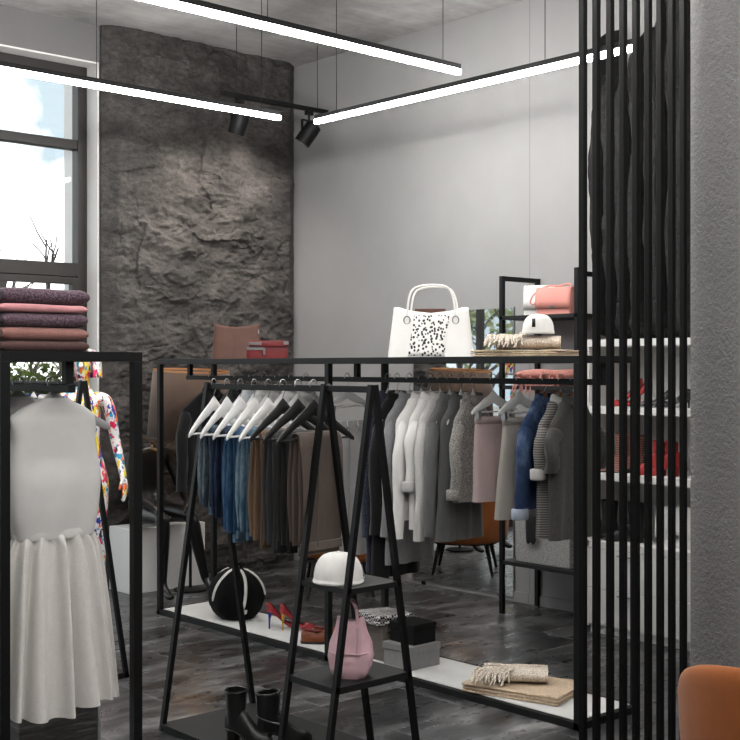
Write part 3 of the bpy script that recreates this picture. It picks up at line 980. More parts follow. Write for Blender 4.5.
for k, (yy, m, lb, hlb) in enumerate(((3.91, 'dress', 'second pale grey sleeveless dress directly behind the front one', 'grey hanger directly behind the front dress'),
                                 (4.17, 'whitestuff', 'white sleeveless dress third along the near rail', 'third grey hanger along the near rail'))):
    hanger('grey', (R2C, yy, DZ), radians(4 + k), hlb, H2)
    dress(yy, radians(4 + k), lb, m, m, 3.3 + k, G2)

# clothes on the half hidden A-frame rack
for k, (yy, m, lb, hlb, ln) in enumerate(((5.80, wh2, 'white sleeveless top on the half hidden A-frame rack', 'white hanger inside the sleeveless top on the half hidden rack', .5),
                                     (5.98, djk, 'blue denim shirt on the half hidden A-frame rack', 'white hanger inside the denim shirt on the half hidden rack', .55),
                                     (6.1, F('bright_blue_cotton', (38, 60, 104), .1, 30, .2), 'bright blue shirt farthest on the half hidden A-frame rack', 'white hanger inside the bright blue shirt', .55))):
    hanger('white', (3.02, yy, RZA + .012), radians(5), hlb, 'hangers on the half hidden rack')
    top_garment('shirt', lb, 'shirt', m, (3.02, yy, RZA + .012), radians(5), ln, 'shirts on the half hidden rack', W=.36, seed=31. + k, sleeve=0)

# ------------------------------------------------------------------ folded things
def fold_slab(mb, cx, cy, z0, w, d, h, layers=1, seed=0., amp=.004):
    """flat folded cloth, the round folds face -y"""
    for L in range(layers):
        hh = h / layers
        zc = z0 + hh * (L + .5)
        prof = []
        m = 8
        for k in range(m + 1):
            a = pi / 2 + pi * k / m
            prof.append((-d / 2 + hh / 2 * .96 + hh / 2 * .96 * cos(a), zc + hh / 2 * .99 * sin(a)))
        for k in range(1, 9):
            prof.append((lerp(-d / 2 + hh / 2, d / 2, k / 9), zc - hh / 2 * .99))
        for k in range(5):
            prof.append((d / 2 + .004 * sin(k), lerp(zc - hh / 2, zc + hh / 2, k / 4) * 1.0))
        for k in range(1, 9):
            prof.append((lerp(d / 2, -d / 2 + hh / 2, k / 9), zc + hh / 2 * .99))
        rings = []
        N = 26
        sh = (random.random() - .5) * .012
        for i in range(N + 1):
            q = i / N
            e = min(q, 1 - q) * N
            x = cx - w / 2 + w * q
            shr = 1 if e > 1.5 else (.55 if e < .5 else .88)
            ring = []
            for (y, z) in prof:
                nz = noise.noise(Vector((x * 6, y * 6, seed + L * 3)))
                zz = zc + (z - zc) * shr + amp * nz * (1 if z > zc else .15)
                ring.append(Vector((x + sh, cy + y + amp * 1.4 * noise.noise(Vector((x * 9, 4, seed + L))), zz)))
            rings.append(ring)
        mb.loft(rings)
    return mb

def fringe(mb, pts, length, d=(0, 0, -1), r=.003, sway=.4, seed=0):
    rnd = random.Random(seed)
    d = Vector(d)
    for p in pts:
        p = Vector(p)
        L = length * rnd.uniform(.75, 1.15)
        q = Vector((rnd.uniform(-1, 1), rnd.uniform(-1, 1), rnd.uniform(-.3, .3))) * sway * L
        mb.tube([p, p + d * L * .5 + q * .7, p + d * L + q], [r, r * 1.1, r * .5], 5)
    return mb

# sweaters on the near rack
SG = 'folded sweaters on the near rack'
z = TOP
sxc, syc = 1.85, 3.74
for k, (m, h, w, lb) in enumerate((('cocoa', .034, .305, 'dark brown folded sweater at the bottom of the pile'), ('dustyknit', .042, .30, 'dusty brown folded sweater second from the bottom'),
                            ('heather', .046, .295, 'purple flecked folded sweater under the pink one'), ('pinkknit', .027, .305, 'thin pink folded sweater between two purple ones'),
                            ('heather', .05, .30, 'purple flecked folded sweater on top of the pile'))):
    o = fold_slab(MB(), 0, 0, 0, w, .34, h, 1, k * 2.3, .003).build('folded_sweater', m, None, 60, loc=(sxc + .004 * sin(k * 2), syc, z))
    tag(o, lb, 'sweater', SG)
    z += h + .001

def throw(name, label, loc, rz, mat_flat, w, d, h):
    o = fold_slab(MB(), 0, 0, 0, w, d, h, 3, 1.7, .005).build(name, mat_flat, None, 60, loc=loc)
    o.rotation_euler = (0, 0, rz)
    return tag(o, label, 'blanket', 'flat folded beige blankets')

def rolled_throw(label, loc, rz, mat, w=.36, d=.2, h=.085, cat='throw', name='rolled_throw', group=None):
    t = thing(name, label, cat, loc, rz, group)
    mb = MB()
    # spiral-wound wool seen at the +x end
    prof = []
    turns = 2.1
    N = 64
    for i in range(N + 1):
        q = i / N
        a = turns * 2 * pi * q
        r = lerp(.12, .93, q)
        prof.append((d / 2 * r * cos(a), h / 2 + h / 2 * r * sin(a)))
    th = h * .16
    rows = []
    ring_n = []
    outer = []; inner = []
    for i, (y, z_) in enumerate(prof):
        j = min(i + 1, N); k = max(i - 1, 0)
        tx, tz = prof[j][0] - prof[k][0], prof[j][1] - prof[k][1]
        L = math.hypot(tx, tz) or 1
        nx_, nz_ = tz / L, -tx / L
        outer.append((y + nx_ * th / 2, z_ + nz_ * th / 2)); inner.append((y - nx_ * th / 2, z_ - nz_ * th / 2))
    loop = outer + inner[::-1]
    rings = []
    for i in range(15):
        q = i / 14
        x = lerp(-w / 2, w / 2, q)
        rings.append([Vector((x + .006 * noise.noise(Vector((y * 30, z_ * 30, 1))), y, max(.002, z_ + .004 * noise.noise(Vector((x * 14, y * 14, 3)))))) for (y, z_) in loop])
    mb.loft(rings, c0=False, c1=False)
    n = len(loop); b0 = 0; b1 = 14 * n
    for i in range(N):
        mb.f.append([b0 + i, b0 + i + 1, b0 + n - 2 - i, b0 + n - 1 - i])
        mb.f.append([b1 + i + 1, b1 + i, b1 + n - 1 - i, b1 + n - 2 - i])
    mb.build('roll', mat, t, 60)
    fb = MB()
    rnd = random.Random(5)
    for i in range(70):
        x = rnd.uniform(-w / 2 - .02, -w * .02)
        a = rnd.uniform(.15, 1.1) * pi / 1.3
        p = Vector((x, -d / 2 * .92 * cos(a * .6), h * .5 + h * .46 * sin(a)))
        fb.tube([p, p + Vector((-.02, -.025, -.004)), p + Vector((-.03 + rnd.uniform(-.015, .015), -.05, -.03 - rnd.uniform(0, .02)))], [.005, .0055, .003], 5)
    for p in fb.v:
        p.z = max(p.z, .003)
    fb.build('fringe', mat, t, 60)
    return t

BT = .035                                               # top of the rack base tray
FACE = radians(-42)                                     # turns a thing's -y side towards the aisle
yt = yat(536, R1C)
throw('folded_blanket', 'flat beige blanket on top of the long rack under the fringed throw', (R1C - .01, yt + .03, TOP), radians(-78), 'beige', .46, .33, .03)
rolled_throw('cream fringed throw rolled up on top of the long rack', (R1C - .03, yt + .02, TOP + .032), radians(-52), 'cream', .3, .2, .075, group='cream fringed throws')
throw('folded_blanket', 'flat beige blanket on the white base tray of the long rack', (4.485, 3.81, BT), radians(-75), 'beige', .50, .34, .045)
rolled_throw('cream fringed throw rolled up above the white base tray', (4.46, 3.85, BT + .047), radians(-50), 'cream', .31, .2, .075, group='cream fringed throws')

# ------------------------------------------------------------------ caps, bags
def cap(label, loc, rz, s=1., badge=False):
    t = thing('cap', label, 'cap', loc, rz, 'white caps')
    rings = []
    n = 48
    for k in range(13):
        a = k / 12 * pi / 2
        r = .092 * s * cos(a) ** .62 if k < 12 else .004
        z_ = .012 + .105 * s * sin(a) ** .95
        rings.append([Vector((r * cos(2 * pi * i / n) * (1 - .03 * abs(sin(3 * 2 * pi * i / n)) * 0 + .012 * cos(6 * 2 * pi * i / n) * sin(a * 2)), r * 1.06 * sin(2 * pi * i / n), z_)) for i in range(n)])
    MB().loft(rings).build('crown', 'whitestuff', t, 60)
    MB().lathe([(.0, .0), (.093 * s, .0), (.096 * s, .006), (.093 * s, .016), (.0, .016)], 40, sy=1.06).build('band', 'whitestuff', t, 40)
    MB().lathe([(0, .12 * s + .004), (.008, .12 * s), (.009, .113 * s), (0, .112 * s)], 12).build('button', 'whitestuff', t)
    rows = []
    for j in range(7):
        q = j / 6
        rows.append([Vector(((.088 + .07 * q * (1 - (2 * i / 16 - 1) ** 2 * .6)) * s * cos((i / 16 - .5) * 1.5), (.09 + .045 * q) * s * sin((i / 16 - .5) * 1.5), .006 + .004 * (1 - q))) for i in range(17)])
    MB().sheet(rows).build('brim', 'whitestuff', t, 60, solid=.004)
    if badge:
        rows = [[Vector((.0945 * s * cos(a), .1 * s * sin(a), z_)) for a in [radians(145 + d_) for d_ in (-6, -2, 2, 6)]] for z_ in (.03, .05, .07)]
        MB().sheet(rows).build('badge', 'blacklea', t, 60, solid=.004)
    return t
cap('white cap with a small black badge on the fringed throw', (R1C - .02, yt - .03, TOP + .108), radians(60), .77, True)
cap('white cap on the upper shelf of the A-frame rack', (3.10, 3.585, .757), radians(40), 1.)

# white tote with dotted panel
def tote(loc, rz):
    t = thing('tote_bag', 'large white tote bag with a black dotted panel on the long rack', 'bag', loc, rz)
    def rings(wa, wb, da, db, z0, z1, n=56):
        out = []
        for s_ in range(11):
            q = s_ / 10
            w = lerp(wa, wb, q); d = lerp(da, db, q)
            out.append(srect(w / 2, d / 2, lerp(z0, z1, q), n, .32, zf=(lambda x, y, q=q, w=w: q ** 3 * (-.030 * max(0, 1 - (x / (w * .42)) ** 2) + .006))))
        return out
    b = MB().loft(rings(.44, .38, .24, .15, .002, .25), c1=False)
    b.build('body', 'whitelea', t, 50, solid=.005)
    p = MB()
    rows = []
    for s_ in range(9):
        q = s_ / 8
        z_ = lerp(.006, .215, q)
        qq = z_ / .25
        y = -lerp(.24, .15, qq) / 2 - .0045
        rows.append([Vector((x, y, z_)) for x in [lerp(-.115 + .03 * q, .07 + .025 * q, k / 6) for k in range(7)]])
    p.sheet(rows).build('dotted_panel', 'dots', t, 60, solid=.002)
    for y, dx in ((-.078, 0), (.07, .012)):
        pts = [(-.122 + dx, y, .195), (-.117 + dx, y - .002, .27), (-.1 + dx, y, .338), (-.055 + dx, y, .364), (.02 + dx, y, .37), (.085 + dx, y, .357), (.115 + dx, y, .30), (.127 + dx, y, .195)]
        MB().tube(curve(pts), .0055, 8).build('handle', 'whitelea', t)
    for x in (-.122, .127):
        MB().tube([(x + .016 * cos(a), -.088, .19 + .02 * sin(a)) for a in [2 * pi * k / 16 for k in range(16)]], .0035, 6, True).build('eyelet', 'steel', t)
    MB().box(-.085, .075, -.02, .02, .20, .252).build('inner_pouch', 'brownlea', t, 0, .004)
    return t
tote((R1C - .02, yat(434, R1C), TOP), radians(-47))

# brown pouch and red clutch bags
def pouch():
    Y = yat(237, R1C)
    t = thing('pouch_bag', 'brown suede pouch bag standing at the far end of the long rack', 'bag', (R1C, Y, TOP), radians(-36))
    rings = []
    for s_ in range(13):
        q = s_ / 12
        w = lerp(.155, .137, q); d = lerp(.05, .012, q)
        rings.append(srect(w, d, .212 * q + .001, 48, .45, zf=(lambda x, y, q=q, w=w: q ** 2 * .022 * ((x / w) ** 2 - .6))))
    MB().loft(rings, c1=False).jitter(.004, 14, 2., (0, 1, 0)).build('body', 'brownlea', t, 60, solid=.004)
    MB().box(.13, .137, -.02, -.012, .16, .186).build('zip_pull', 'steel', t, 0)
    MB().tube([(-.02, -.05, .02), (-.018, -.036, .1), (-.02, -.022, .17)], .002, 5).build('seam', 'brownlea', t)
    return t
pouch()
for k, (px, dz, w, h, lb) in enumerate(((267, .0, .245, .07, 'dark red zip clutch, the lower one of the two on the rack'), (269, .072, .235, .034, 'dark red clutch lying on top of the lower clutch'))):
    xx = R1C - .1
    t = thing('clutch_bag', lb, 'bag', (xx, yat(px, xx), TOP + dz), radians(-40), 'red clutch bags')
    MB().loft([srect(w / 2 * a, .04 * a, z_ * h, 40, .3) for a, z_ in ((.97, 0.01), (1., .2), (1, .8), (.96, 1.))]).build('body', 'redlea', t, 50)
    if k == 0:
        MB().box(-w / 2 * .96, -.02, -.0425, -.0395, h * .72, h * .95).build('silver_band', 'steel', t, 0)
        MB().box(-.02, -.008, -.052, -.042, h * .3, h * .9).build('zip_pull', 'steel', t, 0)
    else:
        MB().box(w / 2 * .75, w / 2 * .99, -.0425, -.0395, h * .3, h * .9).build('silver_corner', 'steel', t, 0)
        MB().box(-w / 2 * .98, -w / 2 * .35, -.0425, -.0395, h * .25, h * .75).build('silver_band', 'steel', t, 0)

# mauve mini tote on the lower A-frame shelf
def mini_tote(loc, rz):
    t = thing('handbag', 'small mauve handbag on the lower shelf of the A-frame rack', 'bag', loc, rz)
    tab = [(0, .06, .05), (.03, .078, .064), (.08, .088, .062), (.13, .082, .045), (.17, .062, .03), (.215, .05, .018)]
    rings = []
    for s_ in range(20):
        z_ = .215 * s_ / 19 + .001
        w, d = interp(tab, z_)
        ring = []
        for p in srect(w, d, z_, 56, .55):
            f = .004 * sin(p.x * 120 + 2) * sm(z_ / .12) + .006 * noise.noise(Vector((p.x * 22, p.y * 22, z_ * 16)))
            ring.append(Vector((p.x, p.y + f * (1 if p.y > 0 else -1), p.z + (.02 * (p.x / w) ** 2 * (s_ / 19) ** 3))))
        rings.append(ring)
    MB().loft(rings, c1=False).build('body', 'mauve', t, 60, solid=.003)
    for y in (-.016, .014):
        MB().tube(curve([(-.026, y, .185), (-.024, y, .25), (-.012, y, .288), (.0, y, .298), (.012, y, .288), (.024, y, .25), (.026, y, .185)]), .0045, 8).build('handle', 'mauve', t)
    MB().tube([(-.075, -.058, .105), (-.04, -.064, .098), (0, -.066, .1), (.04, -.064, .098), (.075, -.056, .105)], .0035, 6).build('seam', 'mauve', t)
    MB().tube([(.035, -.055, .2), (.038, -.062, .15), (.034, -.066, .1)], .0055, 6).build('tassel', 'mauve', t)
    return t
mini_tote((3.13, 3.545, .392), radians(-50))

# round fleece bag with white stripes
def round_bag(loc, rz):
    t = thing('fleece_bag', 'round black fleece bag with white stripes on the white tray', 'bag', loc, rz)
    n = 60
    def pt(a, ph, off=1.):
        r = .172 * (sin(ph) ** .75) * (1 + .03 * cos(6 * a) * sin(ph))
        z_ = .165 - .158 * cos(ph) * (1.0 if cos(ph) > 0 else 1.02)
        if ph > pi / 2:
            z_ += .012 * ((ph - pi / 2) / (pi / 2)) ** 4
        return Vector((r * cos(a) * off, r * sin(a) * off, z_))
    rings = []
    for k in range(25):
        ph = lerp(.45, pi * .985, k / 24)
        rings.append([pt(2 * pi * i / n, ph) for i in range(n)])
    zmin = min(p.z for r in rings for p in r)
    for r in rings:
        for p in r:
            p.z -= zmin
    MB().loft(rings).jitter(.004, 30, 1.).build('body', 'fuzzy', t, 60)
    for (a0, a1, p0, p1, wd) in ((-2.55, -2.1, 1.45, 2.95, .011), (-1.25, -1.05, 1.2, 2.9, .010), (-1.2, -1.2, .95, 1.15, .017), (-.1, -.35, 1.6, 2.95, .014), (2.9, 2.6, 1.7, 2.9, .008)):
        rings = []
        for k in range(15):
            q = k / 14
            a = lerp(a0, a1, q); ph = lerp(p0, p1, q)
            p = pt(a, ph, 1.012) - Vector((0, 0, zmin)); tg = Vector((-sin(a), cos(a), 0)); nr = Vector((cos(a) * sin(ph), sin(a) * sin(ph), -cos(ph)))
            ww = wd * (.5 if k in (0, 14) else 1)
            rings.append([p + tg * ww * cos(b) + nr * .006 * sin(b) for b in [2 * pi * j / 8 for j in range(8)]])
        MB().loft(rings).build('stripe', 'fuzzyw', t, 60)
    MB().tube([(-.03, 0, .31), (-.02, 0, .335), (.02, 0, .335), (.03, 0, .31)], .006, 6).build('loop', 'fuzzy', t)
    return t
round_bag((4.47, 6.14, BT), radians(-40))

# boxes on the tray
def lidbox(name, label, mat, x0, x1, y0, y1, z0, h, lid=.035, group=None, lidmat=None):
    cx, cy = (x0 + x1) / 2, (y0 + y1) / 2
    t = thing(name, label, 'box', (cx, cy, z0), 0, group)
    a, b = (x1 - x0) / 2, (y1 - y0) / 2
    MB().box(-a + .004, a - .004, -b + .004, b - .004, 0, h - lid).build('base', mat, t, 0, .002)
    MB().box(-a, a, -b, b, h - lid, h).build('lid', lidmat or mat, t, 0, .003)
    return t
lidbox('shoe_box', 'grey lidded box on the white tray under the black box', 'greybox', 4.345, 4.56, 4.45, 4.67, BT, .12)
lidbox('shoe_box', 'black lidded box stacked on the grey lidded box', 'charcoalbox', 4.38, 4.55, 4.47, 4.655, BT + .121, .105, .04)
lidbox('shoe_box', 'taupe box under the houndstooth scarf', 'taupebox', 4.37, 4.57, 4.69, 4.885, BT, .185)
o = fold_slab(MB(), 0, 0, 0, .23, .23, .05, 2, 5., .008).build('folded_scarf', 'hound', None, 60, loc=(4.47, 4.788, BT + .19))
o.rotation_euler = (0, 0, radians(-8))
tag(o, 'black and white houndstooth scarf folded on the taupe box', 'scarf')

# ------------------------------------------------------------------ shoes (toe towards +x, heel at x = 0)
def pump(name, label, mat, heelmat, loc, rz, hh=.095, L=.2, group=None, cat='shoe'):
    t = thing(name, label, cat, loc, rz, group)
    def z0(q): return .006 + hh * (1 - sm(q / .72)) * (1 if q > .06 else 1)
    tabw = [(0, .018), (.1, .027), (.3, .026), (.5, .029), (.72, .037), (.88, .026), (1, .003)]
    tabh = [(0, .055), (.1, .058), (.25, .04), (.5, .026), (.66, .026), (.74, .042), (.88, .028), (1, .012)]
    rings = []
    inner = []
    for i in range(29):
        q = i / 28
        w, = interp(tabw, q); h, = interp(tabh, q)
        x = lerp(-.01, L, q)
        zb = z0(q)
        rings.append([Vector((x, w * cos(a) * (1 if sin(a) < 0 else .88), zb + (h if sin(a) > 0 else .002) * abs(sin(a)) ** .6 * (1 if sin(a) > 0 else -1))) for a in [2 * pi * k / 20 for k in range(20)]])
    MB().loft(rings).build('upper', mat, t, 60)
    ins = []
    for i in range(12):
        q = lerp(.07, .68, i / 11)
        w, = interp(tabw, q); h, = interp(tabh, q)
        ins.append([Vector((lerp(-.01, L, q), s_ * w * .72, z0(q) + h + .0025)) for s_ in (-1, -.5, 0, .5, 1)])
    MB().sheet(ins).build('insole', 'blacklea', t, 60, solid=.002)
    MB().tube([(.012, 0, hh + .006), (.006, 0, hh * .6), (.006, 0, .0)], [.017, .0065, .0045], 10).build('heel', heelmat, t)
    return t
hy = 5.70
pump('high_heel', 'dark red scaled stiletto with blue heel, left shoe of the pair', 'snake', 'blue', (4.42, hy + .05, BT), radians(-28), .1, .2, 'red stiletto pair')
pump('high_heel', 'dark red scaled stiletto with blue heel, right shoe of the pair', 'snake', 'gold', (4.45, hy - .04, BT), radians(-30), .1, .2, 'red stiletto pair')

def loafer(label, loc, rz):
    t = thing('loafer', label, 'shoe', loc, rz, 'brown loafers')
    tabw = [(0, .012), (.05, .03), (.3, .032), (.7, .043), (.9, .035), (1, .006)]
    tabh = [(0, .05), (.06, .062), (.3, .052), (.48, .058), (.6, .066), (.8, .05), (.95, .032), (1, .02)]
    rings = []
    L = .26
    for i in range(27):
        q = i / 26
        w, = interp(tabw, q); h, = interp(tabh, q)
        rings.append([Vector((L * q, w * cos(a) * (1 if sin(a) < .3 else .8), .014 + max(0, sin(a)) ** .55 * h)) for a in [2 * pi * k / 22 for k in range(22)]])
    MB().loft(rings).build('upper', 'tan', t, 60)
    MB().loft([[Vector((L / 2 + (p.x) * 1., p.y, z_)) for p in srect(L / 2 + .004, .04, 0, 40, .7)] for z_ in (0, .014)]).build('sole', 'darkwood', t, 40)
    rows = [[Vector((L * q, s_ * interp(tabw, q)[0] * .6, .0165 + interp(tabh, q)[0])) for s_ in (-1, 0, 1)] for q in [lerp(.08, .46, k / 7) for k in range(8)]]
    MB().sheet(rows).build('insole', 'redlea', t, 60, solid=.002)
    MB().tube([(.14, -.04, .035), (.15, -.03, .07), (.155, 0, .085), (.15, .03, .07), (.14, .04, .035)], .007, 8).build('strap', 'tan', t)
    return t
loafer('tan brown loafer in front on the white tray', (4.33, 5.33, BT), radians(-42))
loafer('tan brown loafer behind its twin beside the rack post', (4.43, 5.36, BT), radians(-50))

def boot(name, label, mat, loc, rz, sh=.24, r=.048, heel=.04, group=None, heelmat='blacklea', L=.23, solemat='blacklea'):
    t = thing(name, label, 'boot', loc, rz, group)
    rings = []
    for (x, z_, rx, ry) in ((.045, sh, r * 1.05, r), (.045, sh * .85, r, r * .95), (.045, sh * .6, r * .92, r * .85), (.048, sh * .45, r * .95, r * .82), (.055, sh * .33, r * 1.1, r * .8), (.058, heel + .03, r * 1.15, r * .75), (.058, heel + .006, r * 1.1, r * .7)):
        rings.append([Vector((x + rx * cos(2 * pi * k / 24), ry * sin(2 * pi * k / 24), z_ + .006 * cos(2 * pi * k / 24) * (z_ == sh))) for k in range(24)])
    mb = MB().loft(rings, c0=False)
    ins = [[Vector((.045 + r * s_ * cos(2 * pi * k / 24), r * .92 * s_ * sin(2 * pi * k / 24), z_)) for k in range(24)] for s_, z_ in ((1.0, sh), (.88, sh - .002), (.84, sh * .6))]
    mb.loft(ins, c0=False)
    rr = []
    for i in range(15):
        q = i / 14
        x = lerp(.0, L, q)
        w = interp([(0, .02), (.15, .034), (.45, .034), (.7, .042), (.9, .03), (1, .006)], q)[0]
        h = interp([(0, .07), (.3, .1), (.5, .085), (.7, .058), (.9, .04), (1, .018)], q)[0]
        zb = .008 + heel * (1 - sm((q - .2) / .5))
        rr.append([Vector((x, w * cos(a), zb + max(0, sin(a)) ** .7 * h)) for a in [2 * pi * k / 18 for k in range(18)]])
    mb.loft(rr)
    mb.build('upper', mat, t, 60)
    rows = [[Vector((lerp(.0, L + .003, i / 14), interp([(0, .02), (.15, .036), (.45, .035), (.7, .044), (.9, .032), (1, .006)], i / 14)[0] * s_, .004 + heel * (1 - sm((i / 14 - .2) / .5)))) for s_ in (-1, 0, 1)] for i in range(15)]
    MB().sheet(rows).build('sole', solemat, t, 60, solid=.008)
    MB().loft([srect(.03, .03, heel + .006, 20, .8, .034), srect(.024, .025, 0, 20, .8, .03)]).build('heel', heelmat, t, 40)
    return t
BZ = .03
b1 = boot('ankle_boot', 'black ankle boot on the base plate, the left one of the pair', 'blacklea', (2.98, 4.16, BZ), radians(-70), .225, .045, .05, 'black ankle boots')
b2 = boot('ankle_boot', 'black ankle boot on the base plate, turned to the right', 'blacklea', (3.04, 4.03, BZ), radians(-30), .215, .05, .05, 'black ankle boots')
for b_ in (b1, b2):
    MB().tube([(.045 + .05 * cos(2 * pi * k / 20), .046 * sin(2 * pi * k / 20), .215 + .004 * cos(2 * pi * k / 20)) for k in range(20)], .005, 6, True).build('rim', 'blacklea', b_)
MB().tube([(.06 + .062 * cos(a), .044 * sin(a), .1 - .02 * cos(a)) for a in [2 * pi * k / 20 for k in range(20)]], .003, 6, True).build('chain', 'steel', b2)

# ------------------------------------------------------------------ open black shelf by the mirror
UX0, UX1, UY0, UY1 = 5.93, 6.285, 4.62, 5.23
un = thing('open_shelf', 'open black metal shelf against the grey wall beside the mirror', 'shelf', (UX0, UY0, 0))
w_, d_ = UX1 - UX0, UY1 - UY0
for (x, y, h) in ((0, 0, 2.21), (0, d_, 2.19), (w_, 0, 2.19), (w_, d_, 2.19)):
    MB().box(x - .014, x + .014, y - .014, y + .014, 0, h).build('post', 'black', un, 0)
for y in (0, d_):
    MB().box(.014, w_ - .014, y - .012, y + .012, 2.16, 2.19).build('top_bar', 'black', un, 0)
SZ = (1.93, 1.48, .345)
for z_ in SZ:
    MB().box(-.014, w_ + .012, -.0135, d_ + .0135, z_ - .024, z_).build('shelf', 'shelfblack', un, 0, .001)

def flap_bag(name, label, mat, loc, rz, w, d, h, strap=True, studs=False, group=None):
    t = thing(name, label, 'bag', loc, rz, group)
    MB().loft([srect(w / 2 * a, d / 2 * b, z_, 40, .25) for a, b, z_ in ((.98, 1., .001), (1, 1, .02), (.99, .8, h * .8), (.97, .55, h))]).build('body', mat, t, 50)
    rows = []
    for (y, z_) in ((d * .2, h + .004), (0, h + .006), (-d * .28, h + .003), (-d * .45, h * .8), (-d * .51, h * .5), (-d * .53, h * .24)):
        rows.append([Vector((x, y, z_)) for x in [lerp(-w / 2 * 1., w / 2 * 1., k / 8) for k in range(9)]])
    MB().sheet(rows).build('flap', mat, t, 60, solid=.012)
    MB().box(-.016, .016, -d * .53 - .012, -d * .53, h * .24, h * .34).build('clasp', 'steel', t, 0)
    if strap:
        pts = [(-w / 2 + .0, 0, h * .95), (-w / 2 - .035, -.01, h * .75), (-w / 2 - .05, -.012, h * .5), (-w / 2 - .03, -.01, h * .42), (-w / 2 - .012, -.008, h * .55), (-w * .42, -.01, h * .97), (-w * .2, 0, h + .02), (.1 * w, 0, h + .018), (w * .4, .0, h + .03), (w * .47, .0, h * .98)]
        MB().tube(curve(pts), .006, 6).build('strap', mat, t)
    if studs:
        for k in range(6):
            MB().lathe([(0, .008), (.006, .005), (.008, 0), (0, -.001)], 10, (lerp(-w * .4, w * .4, k / 5), 0, h + .007)).build('stud', 'blacklea', t)
    return t
flap_bag('handbag', 'pink flap handbag on the top shelf of the open black shelf', 'pinklea', (6.03, 4.87, 1.93), radians(-74), .235, .09, .165)
flap_bag('handbag', 'white studded handbag behind the pink handbag', 'whitelea', (6.17, 5.115, 1.93), radians(-62), .2, .08, .195, False, True)
sc = thing('fringed_scarf', 'rose scarf with fringe draped on the middle shelf', 'scarf', (6.09, 4.93, 1.48), radians(-62))
m_ = fold_slab(MB(), 0, 0, .0, .46, .2, .10, 2, 7., .016)
m_.build('cloth', 'rose', sc, 60)
f_ = MB()
rnd = random.Random(3)
fringe(f_, [(lerp(-.22, .06, k / 40) + rnd.uniform(-.006, .006), -.1 - rnd.uniform(0, .006), .07 - rnd.uniform(0, .03)) for k in range(41)], .1, (-.1, -.15, -1), .005, .2, 4)
for p in f_.v:
    p.z = max(p.z, -.06)
f_.build('fringe', 'rose', sc, 60)
lb_ = thing('storage_box', 'grey textile box on the bottom shelf of the open black shelf', 'box', (6.10, 4.93, .345))
MB().box(-.135, .135, -.225, .215, 0, .27).build('base', F('speckled_felt', (164, 163, 161), .15, 90, .5, mel=.5), lb_, 0, .006)
MB().box(-.12, .12, -.185, .185, .265, .272).build('opening', 'blackcloth', lb_, 0)
o = thing('cloth', 'black cloth hanging over the rim of the grey textile box', 'cloth', (6.06, 5.02, .345 + .274))
fold_slab(MB(), 0, 0, 0, .18, .28, .05, 1, 9., .02).build('bundle', 'blackcloth', o, 60)
rows = []
for i in range(9):
    q = i / 8
    rows.append([Vector((-.112 - .012 * sm(q * 3), lerp(-.1, .02, k / 6) * (1 - .4 * q), .03 - .17 * q + .01 * sin(k * 2 + i))) for k in range(7)])
MB().sheet(rows).build('hanging_end', 'blackcloth', o, 60, solid=.004)

# wall mirror
mi = thing('wall_mirror', 'tall mirror standing against the grey wall', 'mirror', (XR - .014, 5.93, .03))
MB().box(0, .010, -.485, .485, 0, 1.975).build('mirror_glass', 'mirror', mi, 0)
fr = MB().box(-.002, .013, -.49, -.485, -.005, 1.98).box(-.002, .013, .485, .49, -.005, 1.98).box(-.002, .013, -.485, .485, 1.975, 1.98).box(-.002, .013, -.485, .485, -.005, 0)
fr.build('edge_frame', 'steel', mi, 0)
MB().box(-.004, .013, -.4, -.36, -.03, -.005).box(-.004, .013, .36, .4, -.03, -.005).build('foot', 'black', mi, 0)

# white shoe shelving
WX = 5.90
WY0, WY1 = 2.95, 4.53
ws = thing('shoe_shelving', 'white shoe shelving unit along the wall behind the slat screen', 'shelf', (WX, WY0, 0))
dd, ll = XR - .01 - WX, WY1 - WY0
MB().box(dd - .012, dd, 0, ll, 0, 1.77).build('back_panel', 'white', ws, 0)
for z_ in (.555, .965, 1.362, 1.765):
    MB().box(0, dd - .012, 0, ll, z_ - .042, z_).build('shelf', 'white', ws, 0, .001)
for y in (0, ll - .02):
    MB().box(.0, dd - .012, y, y + .02, .042, 1.723).build('side_panel', 'white', ws, 0)
MB().box(.02, dd - .012, .02, ll - .02, 0, .05).build('plinth', 'white', ws, 0)
for k in range(3):
    y = .02 + k * (ll - .04) / 3
    for (za, zb) in ((.055, .27), (.275, .508)):
        dr = MB().box(.0, .02, y + .003, y + (ll - .04) / 3 - .003, za, zb).build('drawer', 'white', ws, 0, .001)
        MB().box(-.014, 0, y + .2, y + .3, zb - .03, zb - .022).build('handle', 'steel', dr, 0)

def shelf_pt(px, X=6.05):
    return X, yat(px, X)
GS = 'shoes behind the slat screen'
for (px, z_, rzd, lb) in ((634, 1.362, 118, 'red suede high heel left of its twin on the upper shelf'), (643, 1.362, 112, 'red suede high heel right of its twin on the upper shelf')):
    x, y = shelf_pt(px, 6.02); pump('high_heel', lb, 'redshoe', 'redshoe', (x, y - .05, z_), radians(rzd), .11, .2, GS)
x, y = shelf_pt(672, 6.05); pump('court_shoe', 'black court shoe on the upper shelf, toe to the left', 'blacklea', 'blacklea', (x, y, z_), radians(115), .05, .2, GS)
x, y = shelf_pt(690, 6.05); pump('court_shoe', 'black court shoe on the upper shelf nearest to the partition', 'blacklea', 'blacklea', (x, y, z_), radians(115), .05, .2, GS)
brn = fade_stripes('brown_ribbed', (150, 110, 100), (96, 62, 56), 30)
x, y = shelf_pt(631, 6.03); boot('ribbed_boot', 'brown ribbed boot on the middle shelf, left one', brn, (x, y, .965), radians(110), .23, .048, .03, GS, 'darkwood')
